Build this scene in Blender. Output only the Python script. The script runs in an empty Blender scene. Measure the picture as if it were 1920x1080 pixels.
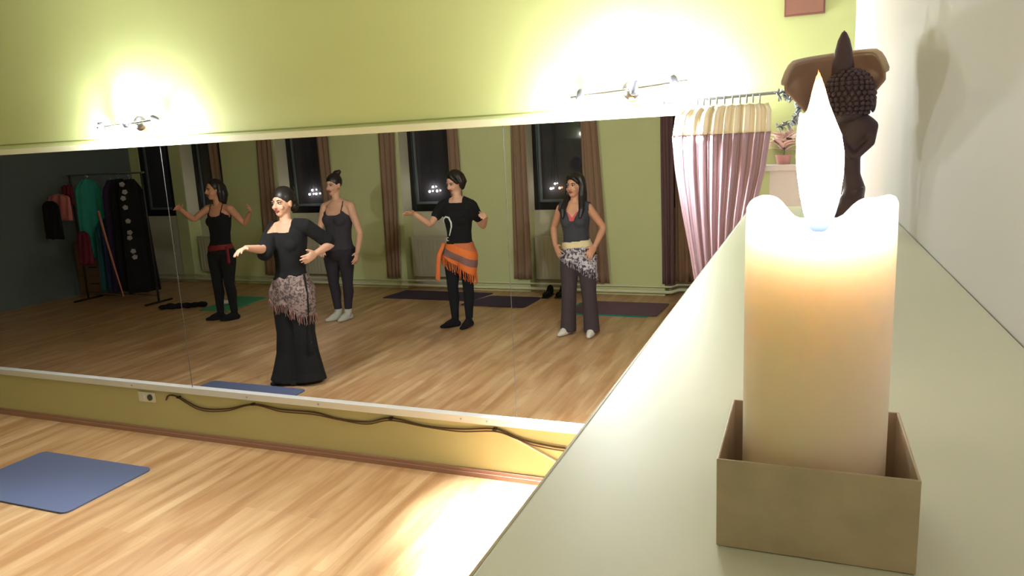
import bpy, bmesh, math, random
from mathutils import Vector, Matrix
from mathutils.bvhtree import BVHTree
random.seed(7)
PI = math.pi
C = bpy.context.scene.collection
V = Vector

# ------------------------------------------------------------------ materials
def lin(c):
    c = c / 255.0
    return c / 12.92 if c <= 0.04045 else ((c + 0.055) / 1.055) ** 2.4

def rgb(r, g, b):
    return (lin(r), lin(g), lin(b), 1.0)

def mat(name, col, rough=0.6, metal=0.0, var=0.06, scale=8.0, bump=0.0, stretch=(1, 1, 1), **kw):
    m = bpy.data.materials.new(name); m.use_nodes = True
    nt = m.node_tree; b = nt.nodes['Principled BSDF']
    b.inputs['Roughness'].default_value = rough
    b.inputs['Metallic'].default_value = metal
    for k, v in kw.items():
        b.inputs[k.replace('_', ' ')].default_value = v
    tc = nt.nodes.new('ShaderNodeTexCoord'); mp = nt.nodes.new('ShaderNodeMapping')
    mp.inputs['Scale'].default_value = stretch
    nz = nt.nodes.new('ShaderNodeTexNoise'); nz.inputs['Scale'].default_value = scale; nz.inputs['Detail'].default_value = 4
    mx = nt.nodes.new('ShaderNodeMix'); mx.data_type = 'RGBA'
    c = rgb(*col)
    mx.inputs['A'].default_value = (*[x * (1 - var) for x in c[:3]], 1)
    mx.inputs['B'].default_value = (*[min(1, x * (1 + var)) for x in c[:3]], 1)
    nt.links.new(tc.outputs['Object'], mp.inputs['Vector']); nt.links.new(mp.outputs['Vector'], nz.inputs['Vector'])
    nt.links.new(nz.outputs['Fac'], mx.inputs['Factor']); nt.links.new(mx.outputs['Result'], b.inputs['Base Color'])
    if bump:
        bp = nt.nodes.new('ShaderNodeBump'); bp.inputs['Strength'].default_value = bump; bp.inputs['Distance'].default_value = 0.004
        nt.links.new(nz.outputs['Fac'], bp.inputs['Height']); nt.links.new(bp.outputs['Normal'], b.inputs['Normal'])
    return m

def floor_mat():
    m = bpy.data.materials.new('laminate_floor'); m.use_nodes = True
    nt = m.node_tree; N = nt.nodes.new; L = nt.links.new; b = nt.nodes['Principled BSDF']
    tc = N('ShaderNodeTexCoord')
    mp = N('ShaderNodeMapping'); mp.inputs['Rotation'].default_value = (0, 0, PI / 2)
    L(tc.outputs['Object'], mp.inputs['Vector'])
    br = N('ShaderNodeTexBrick'); br.offset = 0.37
    br.inputs['Scale'].default_value = 1.0
    br.inputs['Brick Width'].default_value = 1.1; br.inputs['Row Height'].default_value = 0.066
    br.inputs['Mortar Size'].default_value = 0.0006; br.inputs['Mortar Smooth'].default_value = 0.3
    br.inputs['Color1'].default_value = (0, 0, 0, 1); br.inputs['Color2'].default_value = (1, 1, 1, 1); br.inputs['Mortar'].default_value = (0.3, 0.3, 0.3, 1)
    L(mp.outputs['Vector'], br.inputs['Vector'])
    rp = N('ShaderNodeValToRGB'); cr = rp.color_ramp
    cr.elements[0].color = rgb(206, 171, 131); cr.elements[1].color = rgb(220, 188, 148)
    e = cr.elements.new(0.5); e.color = rgb(208, 172, 130)
    L(br.outputs['Color'], rp.inputs['Fac'])
    mg = N('ShaderNodeMapping'); mg.inputs['Scale'].default_value = (7, 0.8, 1); L(tc.outputs['Object'], mg.inputs['Vector'])
    nz = N('ShaderNodeTexNoise'); nz.inputs['Scale'].default_value = 1.6; nz.inputs['Detail'].default_value = 6; nz.inputs['Distortion'].default_value = 0.6
    L(mg.outputs['Vector'], nz.inputs['Vector'])
    r2 = N('ShaderNodeValToRGB'); r2.color_ramp.elements[0].position = 0.36; r2.color_ramp.elements[1].position = 0.66
    r2.color_ramp.elements[0].color = rgb(216, 196, 176); r2.color_ramp.elements[1].color = rgb(255, 255, 250)
    L(nz.outputs['Fac'], r2.inputs['Fac'])
    mx = N('ShaderNodeMix'); mx.data_type = 'RGBA'; mx.blend_type = 'MULTIPLY'; mx.inputs['Factor'].default_value = 0.9
    L(rp.outputs['Color'], mx.inputs['A']); L(r2.outputs['Color'], mx.inputs['B'])
    mo = N('ShaderNodeMix'); mo.data_type = 'RGBA'; mo.blend_type = 'MULTIPLY'
    L(br.outputs['Fac'], mo.inputs['Factor']); L(mx.outputs['Result'], mo.inputs['A']); mo.inputs['B'].default_value = (0.8, 0.74, 0.7, 1)
    L(mo.outputs['Result'], b.inputs['Base Color'])
    b.inputs['Roughness'].default_value = 0.34
    b.inputs['Specular IOR Level'].default_value = 0.45
    return m

def print_mat(name, dark, light, scale, thr=0.5, mid=None):
    """animal-print cloth"""
    m = bpy.data.materials.new(name); m.use_nodes = True
    nt = m.node_tree; N = nt.nodes.new; L = nt.links.new; b = nt.nodes['Principled BSDF']; b.inputs['Roughness'].default_value = 0.8
    tc = N('ShaderNodeTexCoord'); nz = N('ShaderNodeTexNoise'); nz.inputs['Scale'].default_value = scale; nz.inputs['Detail'].default_value = 2; nz.inputs['Distortion'].default_value = 1.2
    L(tc.outputs['Object'], nz.inputs['Vector'])
    r = N('ShaderNodeValToRGB'); r.color_ramp.elements[0].position = thr - 0.06; r.color_ramp.elements[1].position = thr + 0.06
    r.color_ramp.elements[0].color = rgb(*dark); r.color_ramp.elements[1].color = rgb(*light)
    if mid:
        e = r.color_ramp.elements.new(thr + 0.16); e.color = rgb(*mid)
    L(nz.outputs['Fac'], r.inputs['Fac']); L(r.outputs['Color'], b.inputs['Base Color'])
    return m

def stripe_mat(name, cols, direction, period, noise=0.0):
    m = bpy.data.materials.new(name); m.use_nodes = True
    nt = m.node_tree; N = nt.nodes.new; L = nt.links.new; b = nt.nodes['Principled BSDF']; b.inputs['Roughness'].default_value = 0.8
    tc = N('ShaderNodeTexCoord'); vm = N('ShaderNodeVectorMath'); vm.operation = 'DOT_PRODUCT'
    d = V(direction).normalized() / period; vm.inputs[1].default_value = d
    L(tc.outputs['Object'], vm.inputs[0])
    fr = N('ShaderNodeMath'); fr.operation = 'FRACT'; L(vm.outputs['Value'], fr.inputs[0])
    r = N('ShaderNodeValToRGB'); r.color_ramp.interpolation = 'CONSTANT'
    n = len(cols)
    r.color_ramp.elements[0].color = rgb(*cols[0]); r.color_ramp.elements[1].color = rgb(*cols[-1]); r.color_ramp.elements[1].position = (n - 1) / n
    for i in range(1, n - 1):
        e = r.color_ramp.elements.new(i / n); e.color = rgb(*cols[i])
    L(fr.outputs[0], r.inputs['Fac']); L(r.outputs['Color'], b.inputs['Base Color'])
    return m

def emis(name, col, strength):
    m = bpy.data.materials.new(name); m.use_nodes = True
    b = m.node_tree.nodes['Principled BSDF']
    b.inputs['Base Color'].default_value = (0.8, 0.8, 0.8, 1)
    b.inputs['Emission Color'].default_value = rgb(*col); b.inputs['Emission Strength'].default_value = strength
    return m

M = {}
M['green'] = mat('green_paint', (192, 201, 138), 0.75, var=0.03, scale=3)
M['pier'] = mat('brightened_green_paint', (214, 220, 162), 0.75, var=0.03, scale=3)  # the green paint made paler so the mirrored wall looks more brightly lit
M['mustard'] = mat('lower_green_paint', (200, 194, 148), 0.7, var=0.03, scale=3)
M['white_wall'] = mat('pale_wall_paint', (208, 206, 210), 0.7, var=0.02, scale=3)
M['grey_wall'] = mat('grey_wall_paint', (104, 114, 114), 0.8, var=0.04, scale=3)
M['ceiling'] = mat('ceiling_paint', (226, 226, 214), 0.85, var=0.02)
M['floor'] = floor_mat()
M['skirt'] = mat('skirting_wood', (162, 124, 108), 0.4, var=0.1, scale=12, stretch=(0.3, 6, 6))
M['cream'] = mat('cream_trim', (224, 222, 190), 0.5, var=0.03)
M['silver'] = mat('silver_rail', (238, 240, 242), 0.35, 0.25, var=0.03)
M['seam'] = mat('seam_edge', (84, 84, 80), 0.6, 0.0)
M['chrome'] = mat('chrome', (190, 192, 196), 0.18, 1.0, var=0.03)
M['lamp_metal'] = mat('lamp_metal', (112, 114, 122), 0.35, 0.7)
M['white_plastic'] = mat('white_plastic', (232, 230, 224), 0.35, var=0.02)
M['black_plastic'] = mat('black_plastic', (26, 24, 24), 0.4)
M['cable'] = mat('brown_cable', (92, 66, 48), 0.5)
M['pale_wire'] = mat('pale_wire', (206, 206, 160), 0.6)
M['grey_wire'] = mat('thin_wire', (140, 146, 86), 0.6)
M['mat_blue'] = mat('blue_foam', (92, 103, 138), 0.85, var=0.08, scale=120, bump=0.1)
M['mat_purple'] = mat('purple_foam', (66, 52, 80), 0.85, var=0.08, scale=120)
M['mat_mauve'] = mat('mauve_foam', (112, 84, 98), 0.85, var=0.06, scale=60)
M['mat_teal'] = mat('teal_foam', (44, 140, 128), 0.85)
M['mat_green'] = mat('green_foam', (74, 160, 118), 0.85, var=0.08, scale=60)
M['curtain'] = mat('brown_curtain_cloth', (152, 124, 100), 0.95, var=0.05, scale=14, stretch=(3, 3, 0.3))
M['curtain_plum'] = mat('plum_brown_cloth', (108, 80, 82), 0.95, var=0.06, scale=20, stretch=(3, 3, 0.3))
M['frame_black'] = mat('black_window_frame', (20, 20, 24), 0.35)
M['night'] = mat('night_pane', (62, 60, 66), 0.04, var=0.3, scale=2)
M['radiator'] = mat('radiator_enamel', (196, 190, 166), 0.4, var=0.03)
M['bulb'] = emis('bulb_glow', (255, 250, 240), 14)
M['bulb_warm'] = emis('warm_bulb_glow', (255, 180, 120), 7)
M['skin'] = mat('skin', (206, 152, 122), 0.55, var=0.05, scale=14, Subsurface_Weight=0.08)
M['skin_fair'] = mat('fair_skin', (214, 166, 138), 0.55, var=0.05, scale=14, Subsurface_Weight=0.08)
M['lip'] = mat('lips', (150, 70, 66), 0.45)
M['eye'] = mat('eye', (206, 196, 190), 0.3)
M['iris'] = mat('iris', (38, 28, 24), 0.3)
M['brow'] = mat('brow', (46, 32, 26), 0.8)
M['hair'] = mat('dark_hair', (30, 22, 20), 0.42, var=0.3, scale=30, stretch=(4, 4, 0.5))
M['black_cloth'] = mat('black_cloth', (11, 11, 14), 0.95, var=0.2, scale=18)
M['navy_cloth'] = mat('navy_cloth', (13, 16, 24), 0.95, var=0.2, scale=18)
M['charcoal'] = mat('charcoal_cloth', (56, 52, 60), 0.9, var=0.12, scale=18)
M['legging'] = mat('dark_legging', (42, 38, 48), 0.85, var=0.12, scale=18)
M['trouser'] = mat('grey_brown_trouser', (66, 56, 60), 0.9, var=0.12, scale=18)
M['vest'] = mat('slate_vest', (58, 60, 68), 0.85, var=0.1, scale=18)
M['red'] = mat('red_sash', (120, 26, 34), 0.75, var=0.15, scale=30)
M['coral'] = mat('coral_trim', (206, 84, 90), 0.7)
M['sock'] = mat('grey_sock', (186, 184, 172), 0.9, var=0.08, scale=40)
M['white_sock'] = mat('white_sock', (216, 212, 202), 0.9)
M['scarf_print'] = print_mat('snake_print', (80, 68, 68), (152, 130, 122), 34, 0.5, (128, 104, 100))
M['zebra'] = print_mat('zebra_print', (74, 68, 84), (204, 198, 206), 30, 0.5)
M['scarf_cream'] = mat('cream_sash', (222, 208, 164), 0.8, var=0.08, scale=20)
M['fringe_rose'] = mat('rose_fringe', (150, 112, 104), 0.85, var=0.2, scale=60)
M['scarf_orange'] = stripe_mat('orange_band_cloth', [(226, 118, 54), (130, 96, 92), (226, 118, 54), (196, 110, 70)], (0.42, 0, 1), 0.30)
M['orange'] = mat('orange_fringe', (222, 118, 62), 0.85, var=0.15, scale=40)
M['white_print'] = mat('white_print', (214, 222, 214), 0.7)
M['ledge'] = mat('ledge_laminate', (216, 222, 210), 0.42, var=0.02, scale=5)
M['ledge_edge'] = mat('ledge_edge_band', (176, 166, 130), 0.5)
M['tin'] = mat('brushed_tin', (196, 178, 156), 0.55, 0.15, var=0.22, scale=60, bump=0.15)
M['brown_gloss'] = mat('brown_glaze', (186, 150, 136), 0.14, var=0.15, scale=12)
M['bronze'] = mat('dark_bronze', (92, 72, 84), 0.42, 0.2, var=0.2, scale=40)
M['pink_leaf'] = mat('pink_leaf', (240, 210, 204), 0.6, var=0.08, scale=30)
M['pot'] = mat('rose_pot', (196, 140, 136), 0.5)
M['stem'] = mat('stem_green', (110, 110, 84), 0.6)
M['white_board'] = mat('white_board', (216, 208, 204), 0.45, var=0.02)
M['iron'] = mat('grey_iron', (150, 154, 158), 0.45, 0.4, var=0.2, scale=40)
M['terracotta'] = mat('terracotta_print', (146, 102, 86), 0.6, var=0.12, scale=20)
M['picture_frame'] = mat('picture_edge', (124, 84, 70), 0.5)
M['cur_cream'] = mat('cream_curtain_band', (228, 216, 188), 0.85, var=0.06, scale=12, stretch=(4, 4, 0.3))
M['cur_mauve'] = mat('mauve_curtain_cloth', (166, 138, 146), 0.85, var=0.1, scale=12, stretch=(4, 4, 0.3))
M['teal_cloth'] = mat('teal_cloth', (38, 140, 128), 0.85, var=0.15, scale=16)
M['pink_cloth'] = mat('pink_cloth', (206, 120, 122), 0.85, var=0.1, scale=16)
M['wine_cloth'] = mat('wine_cloth', (110, 26, 44), 0.85, var=0.15, scale=16)
M['violet_cloth'] = mat('violet_cloth', (46, 30, 66), 0.85, var=0.2, scale=16)
M['blue_cloth'] = mat('blue_cloth', (44, 52, 92), 0.85, var=0.2, scale=16)
M['bluegreen_cloth'] = mat('bluegreen_cloth', (32, 84, 92), 0.85, var=0.2, scale=16)
M['flower_cloth'] = print_mat('flower_print', (20, 18, 22), (150, 146, 146), 9, 0.66)
M['rose_stick'] = mat('rose_fabric', (196, 126, 108), 0.8)
M['oak'] = mat('cabinet_wood', (140, 106, 82), 0.5, var=0.12, scale=10, stretch=(1, 1, 8))

# ------------------------------------------------------------------ mesh helpers
def link(o, parent=None):
    C.objects.link(o)
    if parent is not None:
        o.parent = parent
    return o

def tag(o, label, cat, group=None, kind=None):
    o['label'] = label; o['category'] = cat
    if group: o['group'] = group
    if kind: o['kind'] = kind
    return o

def thing(name, label, cat, loc=(0, 0, 0), group=None, kind=None):
    o = bpy.data.objects.new(name, None); o.empty_display_size = 0.1
    C.objects.link(o); o.location = loc
    return tag(o, label, cat, group, kind)

def obj(name, src, m, parent=None, smooth=True, label=None, solid=0.0, bevel=0.0):
    """src: bmesh (coordinates local to the parent) or Mesh"""
    if isinstance(src, bpy.types.Mesh):
        me = src; me.name = name
    else:
        me = bpy.data.meshes.new(name)
        bmesh.ops.recalc_face_normals(src, faces=src.faces)
        src.to_mesh(me); src.free()
    if m is not None:
        me.materials.clear(); me.materials.append(m)
    if smooth:
        me.polygons.foreach_set('use_smooth', [True] * len(me.polygons))
    o = bpy.data.objects.new(name, me)
    if bevel:
        md = o.modifiers.new('edge', 'BEVEL'); md.width = bevel; md.segments = 2; md.limit_method = 'ANGLE'
    if solid:
        md = o.modifiers.new('thickness', 'SOLIDIFY'); md.thickness = solid; md.offset = -1
    if label: o['label'] = label
    return link(o, parent)

def BM(): return bmesh.new()

def box(bm, x0, x1, y0, y1, z0, z1):
    vs = [bm.verts.new((x, y, z)) for x in (x0, x1) for y in (y0, y1) for z in (z0, z1)]
    for f in ((0, 1, 3, 2), (4, 6, 7, 5), (0, 4, 5, 1), (2, 3, 7, 6), (0, 2, 6, 4), (1, 5, 7, 3)):
        bm.faces.new([vs[i] for i in f])
    return bm

def frame_of(d):
    d = d.normalized()
    a = V((0, 0, 1)) if abs(d.z) < 0.9 else V((0, 1, 0))
    u = d.cross(a).normalized(); return u, d.cross(u).normalized()

def tube(bm, pts, rads, seg=12, caps=True, round_ends=True, flat=None):
    """closed swept tube; flat=(axis vector, factor) squashes the section along an axis"""
    pts = [V(p) for p in pts]
    if not hasattr(rads, '__len__'): rads = [rads] * len(pts)
    P, R = list(pts), list(rads)
    if round_ends and caps:
        d0 = (pts[1] - pts[0]).normalized(); d1 = (pts[-1] - pts[-2]).normalized()
        pre = [(pts[0] - d0 * rads[0] * s, rads[0] * c) for s, c in ((0.98, 0.2), (0.71, 0.71))]
        post = [(pts[-1] + d1 * rads[-1] * s, rads[-1] * c) for s, c in ((0.71, 0.71), (0.98, 0.2))]
        P = [p for p, _ in pre] + P + [p for p, _ in post]; R = [r for _, r in pre] + R + [r for _, r in post]
    rings = []; u = None
    for i, (p, r) in enumerate(zip(P, R)):
        d = (P[min(i + 1, len(P) - 1)] - P[max(i - 1, 0)]).normalized()
        if u is None: u, _ = frame_of(d)
        u = (u - d * u.dot(d)).normalized(); v = d.cross(u)
        ring = []
        for k in range(seg):
            o = u * (math.cos(2 * PI * k / seg) * r) + v * (math.sin(2 * PI * k / seg) * r)
            if flat: o -= flat[0] * (o.dot(flat[0]) * (1 - flat[1]))
            ring.append(bm.verts.new(p + o))
        rings.append(ring)
    for a, b in zip(rings, rings[1:]):
        for k in range(seg):
            bm.faces.new((a[k], a[(k + 1) % seg], b[(k + 1) % seg], b[k]))
    if caps:
        bm.faces.new(list(reversed(rings[0]))); bm.faces.new(rings[-1])
    return bm

def ball(bm, c, r, seg=14, rings=9, rot=None):
    if not hasattr(r, '__len__'): r = (r, r, r)
    mtx = Matrix.Translation(V(c)) @ (rot.to_4x4() if rot is not None else Matrix()) @ Matrix.Diagonal((*r, 1))
    bmesh.ops.create_uvsphere(bm, u_segments=seg, v_segments=rings, radius=1, matrix=mtx)
    return bm

def lathe(bm, prof, c=(0, 0, 0), seg=32, fz=None):
    """prof: [(r, z)] closed at r=0 ends; fz(theta, i) adds height"""
    rings = []
    for i, (r, z) in enumerate(prof):
        if r < 1e-6:
            rings.append([bm.verts.new((c[0], c[1], c[2] + z + (fz(0, i) if fz else 0)))])
        else:
            rings.append([bm.verts.new((c[0] + r * math.cos(2 * PI * k / seg), c[1] + r * math.sin(2 * PI * k / seg),
                                        c[2] + z + (fz(2 * PI * k / seg, i) if fz else 0))) for k in range(seg)])
    for a, b in zip(rings, rings[1:]):
        for k in range(seg):
            k2 = (k + 1) % seg
            if len(a) == 1 and len(b) > 1: bm.faces.new((a[0], b[k2], b[k]))
            elif len(b) == 1 and len(a) > 1: bm.faces.new((a[k], a[k2], b[0]))
            elif len(a) > 1: bm.faces.new((a[k], a[k2], b[k2], b[k]))
    return bm

def loft(bm, secs, seg=20, p=2.3):
    """secs: (centre, half width, half depth, yaw); closed superellipse loft"""
    rings = []
    for c, w, d, yaw in secs:
        ring = []
        for k in range(seg):
            t = 2 * PI * k / seg
            cx, sy = math.cos(t), math.sin(t)
            x = w * math.copysign(abs(cx) ** (2 / p), cx); y = d * math.copysign(abs(sy) ** (2 / p), sy)
            ring.append(bm.verts.new(V(c) + V((x * math.cos(yaw) - y * math.sin(yaw), x * math.sin(yaw) + y * math.cos(yaw), 0))))
        rings.append(ring)
    for a, b in zip(rings, rings[1:]):
        for k in range(seg):
            bm.faces.new((a[k], a[(k + 1) % seg], b[(k + 1) % seg], b[k]))
    bm.faces.new(list(reversed(rings[0]))); bm.faces.new(rings[-1])
    return bm

def grid(bm, f, nu, nv):
    vs = [[bm.verts.new(f(i / nu, j / nv)) for i in range(nu + 1)] for j in range(nv + 1)]
    for j in range(nv):
        for i in range(nu):
            bm.faces.new((vs[j][i], vs[j][i + 1], vs[j + 1][i + 1], vs[j + 1][i]))
    return bm

def fuse(bm, voxel=0.008, smooth=4, keep=None):
    """overlapping closed shapes -> one continuous surface; keep(point) trims an opening"""
    bmesh.ops.recalc_face_normals(bm, faces=bm.faces)
    me = bpy.data.meshes.new('t'); bm.to_mesh(me); bm.free()
    o = bpy.data.objects.new('t', me); C.objects.link(o)
    r = o.modifiers.new('r', 'REMESH'); r.mode = 'VOXEL'; r.voxel_size = voxel
    if smooth:
        s = o.modifiers.new('s', 'SMOOTH'); s.iterations = smooth; s.factor = 0.5
    dg = bpy.context.evaluated_depsgraph_get()
    out = bpy.data.meshes.new_from_object(o.evaluated_get(dg))
    bpy.data.objects.remove(o); bpy.data.meshes.remove(me)
    if keep:
        b = bmesh.new(); b.from_mesh(out)
        bmesh.ops.delete(b, geom=[v for v in b.verts if not keep(v.co)], context='VERTS')
        for _ in range(2):
            bv = [v for v in b.verts if v.is_boundary]
            pos = {v: sum((e.other_vert(v).co for e in v.link_edges if e.is_boundary), V()) / max(1, sum(e.is_boundary for e in v.link_edges)) for v in bv}
            for v, p in pos.items(): v.co = v.co.lerp(p, 0.5)
        b.to_mesh(out); b.free()
    return out

def lerp(a, b, t): return V(a).lerp(V(b), t)

# ------------------------------------------------------------------ camera
cam = bpy.data.cameras.new('camera'); co = bpy.data.objects.new('camera', cam); C.objects.link(co)
rx = V((0.9296155, 0.3656100, -0.0463066)); dn = V((0.0268853, -0.1925973, -0.9809095)); fw = V((-0.3675489, 0.9106237, -0.1888710))
co.matrix_world = Matrix(((rx.x, -dn.x, -fw.x, 0.0), (rx.y, -dn.y, -fw.y, -3.5711), (rx.z, -dn.z, -fw.z, 1.85), (0, 0, 0, 1)))
cam.sensor_width = 36; cam.lens = 1379.08 / 1920 * 36; cam.clip_start = 0.02
bpy.context.scene.camera = co

# ------------------------------------------------------------------ the setting
XL, XR, YB, YF, ZC = -9.9, 0.177, -5.15, 5.15, 3.0
def struct(name, bm, m, label, cat, parent=None, smooth=False, bevel=0.0):
    o = obj(name, bm, m, parent, smooth=smooth, bevel=bevel)
    return tag(o, label, cat, kind='structure')

struct('floor', box(BM(), XL - 0.1, XR + 0.1, YB - 0.4, YF + 0.4, -0.08, 0.0), M['floor'], 'light oak strip floor running through the whole room', 'floor')
struct('ceiling', box(BM(), XL - 0.1, XR + 0.1, YB - 0.4, YF + 0.4, ZC, ZC + 0.08), M['ceiling'], 'plain pale ceiling above the frame', 'ceiling')
MX = -0.41                                     # right end of the mirror, behind the mauve curtain
b = BM()
box(b, XL, XR, 0.0, 0.03, 1.965, ZC); box(b, MX, XR, 0.0, 0.03, 0.0, 1.965)
struct('wall_front', b, M['green'], 'bright green wall above the long mirror', 'wall')
struct('wall_front_lower', box(BM(), XL, MX, 0.0, 0.03, 0.0, 0.352), M['mustard'], 'low olive green strip of wall below the mirror', 'wall')
struct('wall_right', box(BM(), XR, XR + 0.1, YB - 0.4, YF + 0.4, 0, ZC), M['white_wall'], 'pale wall at the right behind the candle', 'wall')
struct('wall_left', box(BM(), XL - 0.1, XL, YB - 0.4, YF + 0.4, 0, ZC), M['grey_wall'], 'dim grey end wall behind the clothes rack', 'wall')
struct('wall_back', box(BM(), XL, XR, YB - 0.1, YB, 0, ZC), M['green'], 'green wall behind the camera', 'wall')
# baseboard under the mirror: stepped profile
b = BM(); box(b, XL, XR, -0.012, 0.0, 0.0, 0.045); box(b, XL, XR, -0.02, -0.012, 0.0, 0.026)
struct('baseboard_front', b, M['skirt'], 'brown wooden skirting along the foot of the mirror wall', 'baseboard')

# window wall seen in the mirror: piers, recessed niches, lintel
NICHE = [(-8.86, -8.07), (-7.08, -6.22), (-5.06, -4.22), (-3.26, -2.42), (-1.54, -0.66)]
b = BM(); x = XL
for a, c in [(-9.72, -9.08)] + NICHE:
    box(b, x, a, YF, YF + 0.4, 0, ZC); x = c
box(b, x, XR, YF, YF + 0.4, 0, ZC)
for a, c in [(-9.72, -9.08)] + NICHE:
    box(b, a, c, YF, YF + 0.4, 2.5, ZC)
struct('wall_windows', b, M['pier'], 'green piers between the dark windows in the mirror', 'wall')
b = BM()
for a, c in [(-9.72, -9.08)] + NICHE:
    box(b, a, c, YF + (0.02 if a < -9 else 0.25), YF + 0.4, 0, 1.03)
    if a > -9:
        box(b, a, a + 0.012, YF + 0.004, YF + 0.26, 1.03, 2.5); box(b, c - 0.012, c, YF + 0.004, YF + 0.26, 1.03, 2.5)
struct('wall_under_windows', b, mat('niche_paint', (214, 210, 184), 0.7, var=0.03), 'pale recessed wall and reveals around the dark windows', 'wall')

WL = ['dark window at the far left behind the clothes rack', 'dark narrow window left of the woman with raised arms in black', 'dark window behind the woman with the hair bun',
      'dark window behind the woman in the black t-shirt', 'dark window behind the woman with the zebra hip scarf', 'window mostly hidden by the plum curtain next to the mauve curtain']
for i, (a, c) in enumerate([(-9.72, -9.08)] + NICHE):
    y = YF + (0.05 if a < -9 else 0.27)
    w = thing(f'window_{i + 1}', WL[i], 'window', ((a + c) / 2, y, 1.03), kind='structure')
    h = (c - a) / 2; f = BM(); H = 1.47
    box(f, -h, -h + 0.08, -0.03, 0.05, 0, H); box(f, h - 0.08, h, -0.03, 0.05, 0, H)
    box(f, -h + 0.08, h - 0.08, -0.03, 0.05, 0, 0.10); box(f, -h + 0.08, h - 0.08, -0.03, 0.05, H - 0.08, H)
    obj('frame', f, M['frame_black'], w, smooth=False, bevel=0.006)
    f = BM(); box(f, -h + 0.08, -h + 0.11, -0.008, 0.03, 0.10, H - 0.08); box(f, h - 0.11, h - 0.08, -0.008, 0.03, 0.10, H - 0.08); box(f, -h + 0.11, h - 0.11, -0.008, 0.03, 0.10, 0.13)
    obj('sash', f, M['grey_wall'], w, smooth=False)
    obj('pane', box(BM(), -h + 0.08, h - 0.08, 0.012, 0.02, 0.10, H - 0.08), M['night'], w, smooth=False)
    if i in (1, 2, 3, 4):                    # three little lights in each window
        dx = {1: 0.20, 2: -0.02, 3: -0.06, 4: -0.12}[i]
        t = thing('window_light', ['', 'three small white lights glowing beside the black-clad woman with raised arms', 'three small white lights in the window left of the hair bun',
                  'three small white lights in the window left of the woman in the black t-shirt', 'white and orange lights in the window left of the long-haired woman in the vest'][i],
                  'light', ((a + c) / 2 + dx, y - 0.035, 1.30), group='clusters of small window lights')
        for k, (px, pz) in enumerate(((-0.055, 0.0), (0.0, 0.06), (0.06, 0.005))):
            o = obj('bulb', ball(BM(), (px, 0, pz), 0.0135 if not (i == 4 and k == 1) else 0.010), M['bulb_warm'] if (i == 4 and k == 2) else M['bulb'], t)
        wb = BM(); tube(wb, [(-0.055, 0, 0.01), (-0.03, 0, 0.3), (0, 0, 1.08)], 0.0025, 6); tube(wb, [(0, 0, 0.07), (0, 0, 1.08)], 0.0025, 6); tube(wb, [(0.06, 0, 0.015), (0.03, 0, 0.3), (0, 0, 1.08)], 0.0025, 6)
        obj('wire', wb, M['black_plastic'], t)

# heating pipes along the window wall
for z, lab in ((0.115, 'upper white heating pipe along the window wall'), (0.05, 'lower thicker white pipe at the foot of the window wall')):
    r = 0.011 if z > 0.1 else 0.02
    pts = [(XL + 0.02, YF - 0.03, z), (-1.50, YF - 0.03, z), (-1.46, YF - 0.02, z), (-1.40, YF + 0.12, z), (-0.7, YF + 0.16, z)]
    tag(obj('heating_pipe', tube(BM(), pts, r, 10), M['cream']), lab, 'pipe')

# radiators in the niches
def radiator(cx, w, lab):
    t = thing('radiator', lab, 'radiator', (cx, YF + 0.13, 0.15), group='radiators under the windows')
    b = BM(); box(b, -w / 2, w / 2, -0.045, 0.045, 0, 0.54)
    n = int(w / 0.055)
    for k in range(n):
        x = -w / 2 + 0.03 + k * (w - 0.06) / (n - 1)
        box(b, x - 0.014, x + 0.014, -0.055, -0.045, 0.03, 0.51)
    obj('panel', b, M['radiator'], t, smooth=False, bevel=0.004)
    obj('top_grille', box(BM(), -w / 2 - 0.004, w / 2 + 0.004, -0.05, 0.05, 0.54, 0.552), M['radiator'], t, smooth=False)
    v = BM(); tube(v, [(w / 2, 0, 0.05), (w / 2 + 0.04, 0, 0.05)], 0.014, 10); tube(v, [(w / 2 + 0.03, 0, 0.05), (w / 2 + 0.03, 0, -0.14)], 0.008, 8)
    obj('valve', v, M['white_plastic'], t)
radiator(-8.47, 0.66, 'pale radiator between the clothes rack and the woman with raised arms')
radiator(-6.66, 0.70, 'pale radiator behind the leading dancer in flared black trousers')
radiator(-4.66, 0.70, 'pale radiator behind the outstretched arm of the woman in the t-shirt')
radiator(-2.86, 0.70, 'pale radiator behind the woman with the zebra scarf')

# ------------------------------------------------------------------ curtains
def curtain_sheet(bm, xl, xr, y, zt, zb, n, amp, nu=60, nv=24, wob=0.0):
    """xl, xr: functions of v in 0..1 from the top down"""
    def f(u, v):
        a, c = xl(v), xr(v)
        z = zt + (zb - zt) * v
        ph = 2 * PI * n * u + 0.8 * math.sin(3 * v + u * 5)
        return V((a + (c - a) * u + wob * math.sin(ph * 0.5 + 2 * v), y + amp * math.sin(ph) * (0.55 + 0.45 * v) + 0.3 * amp * math.sin(2.3 * ph + 1), z))
    return grid(bm, f, nu, nv)

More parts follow.
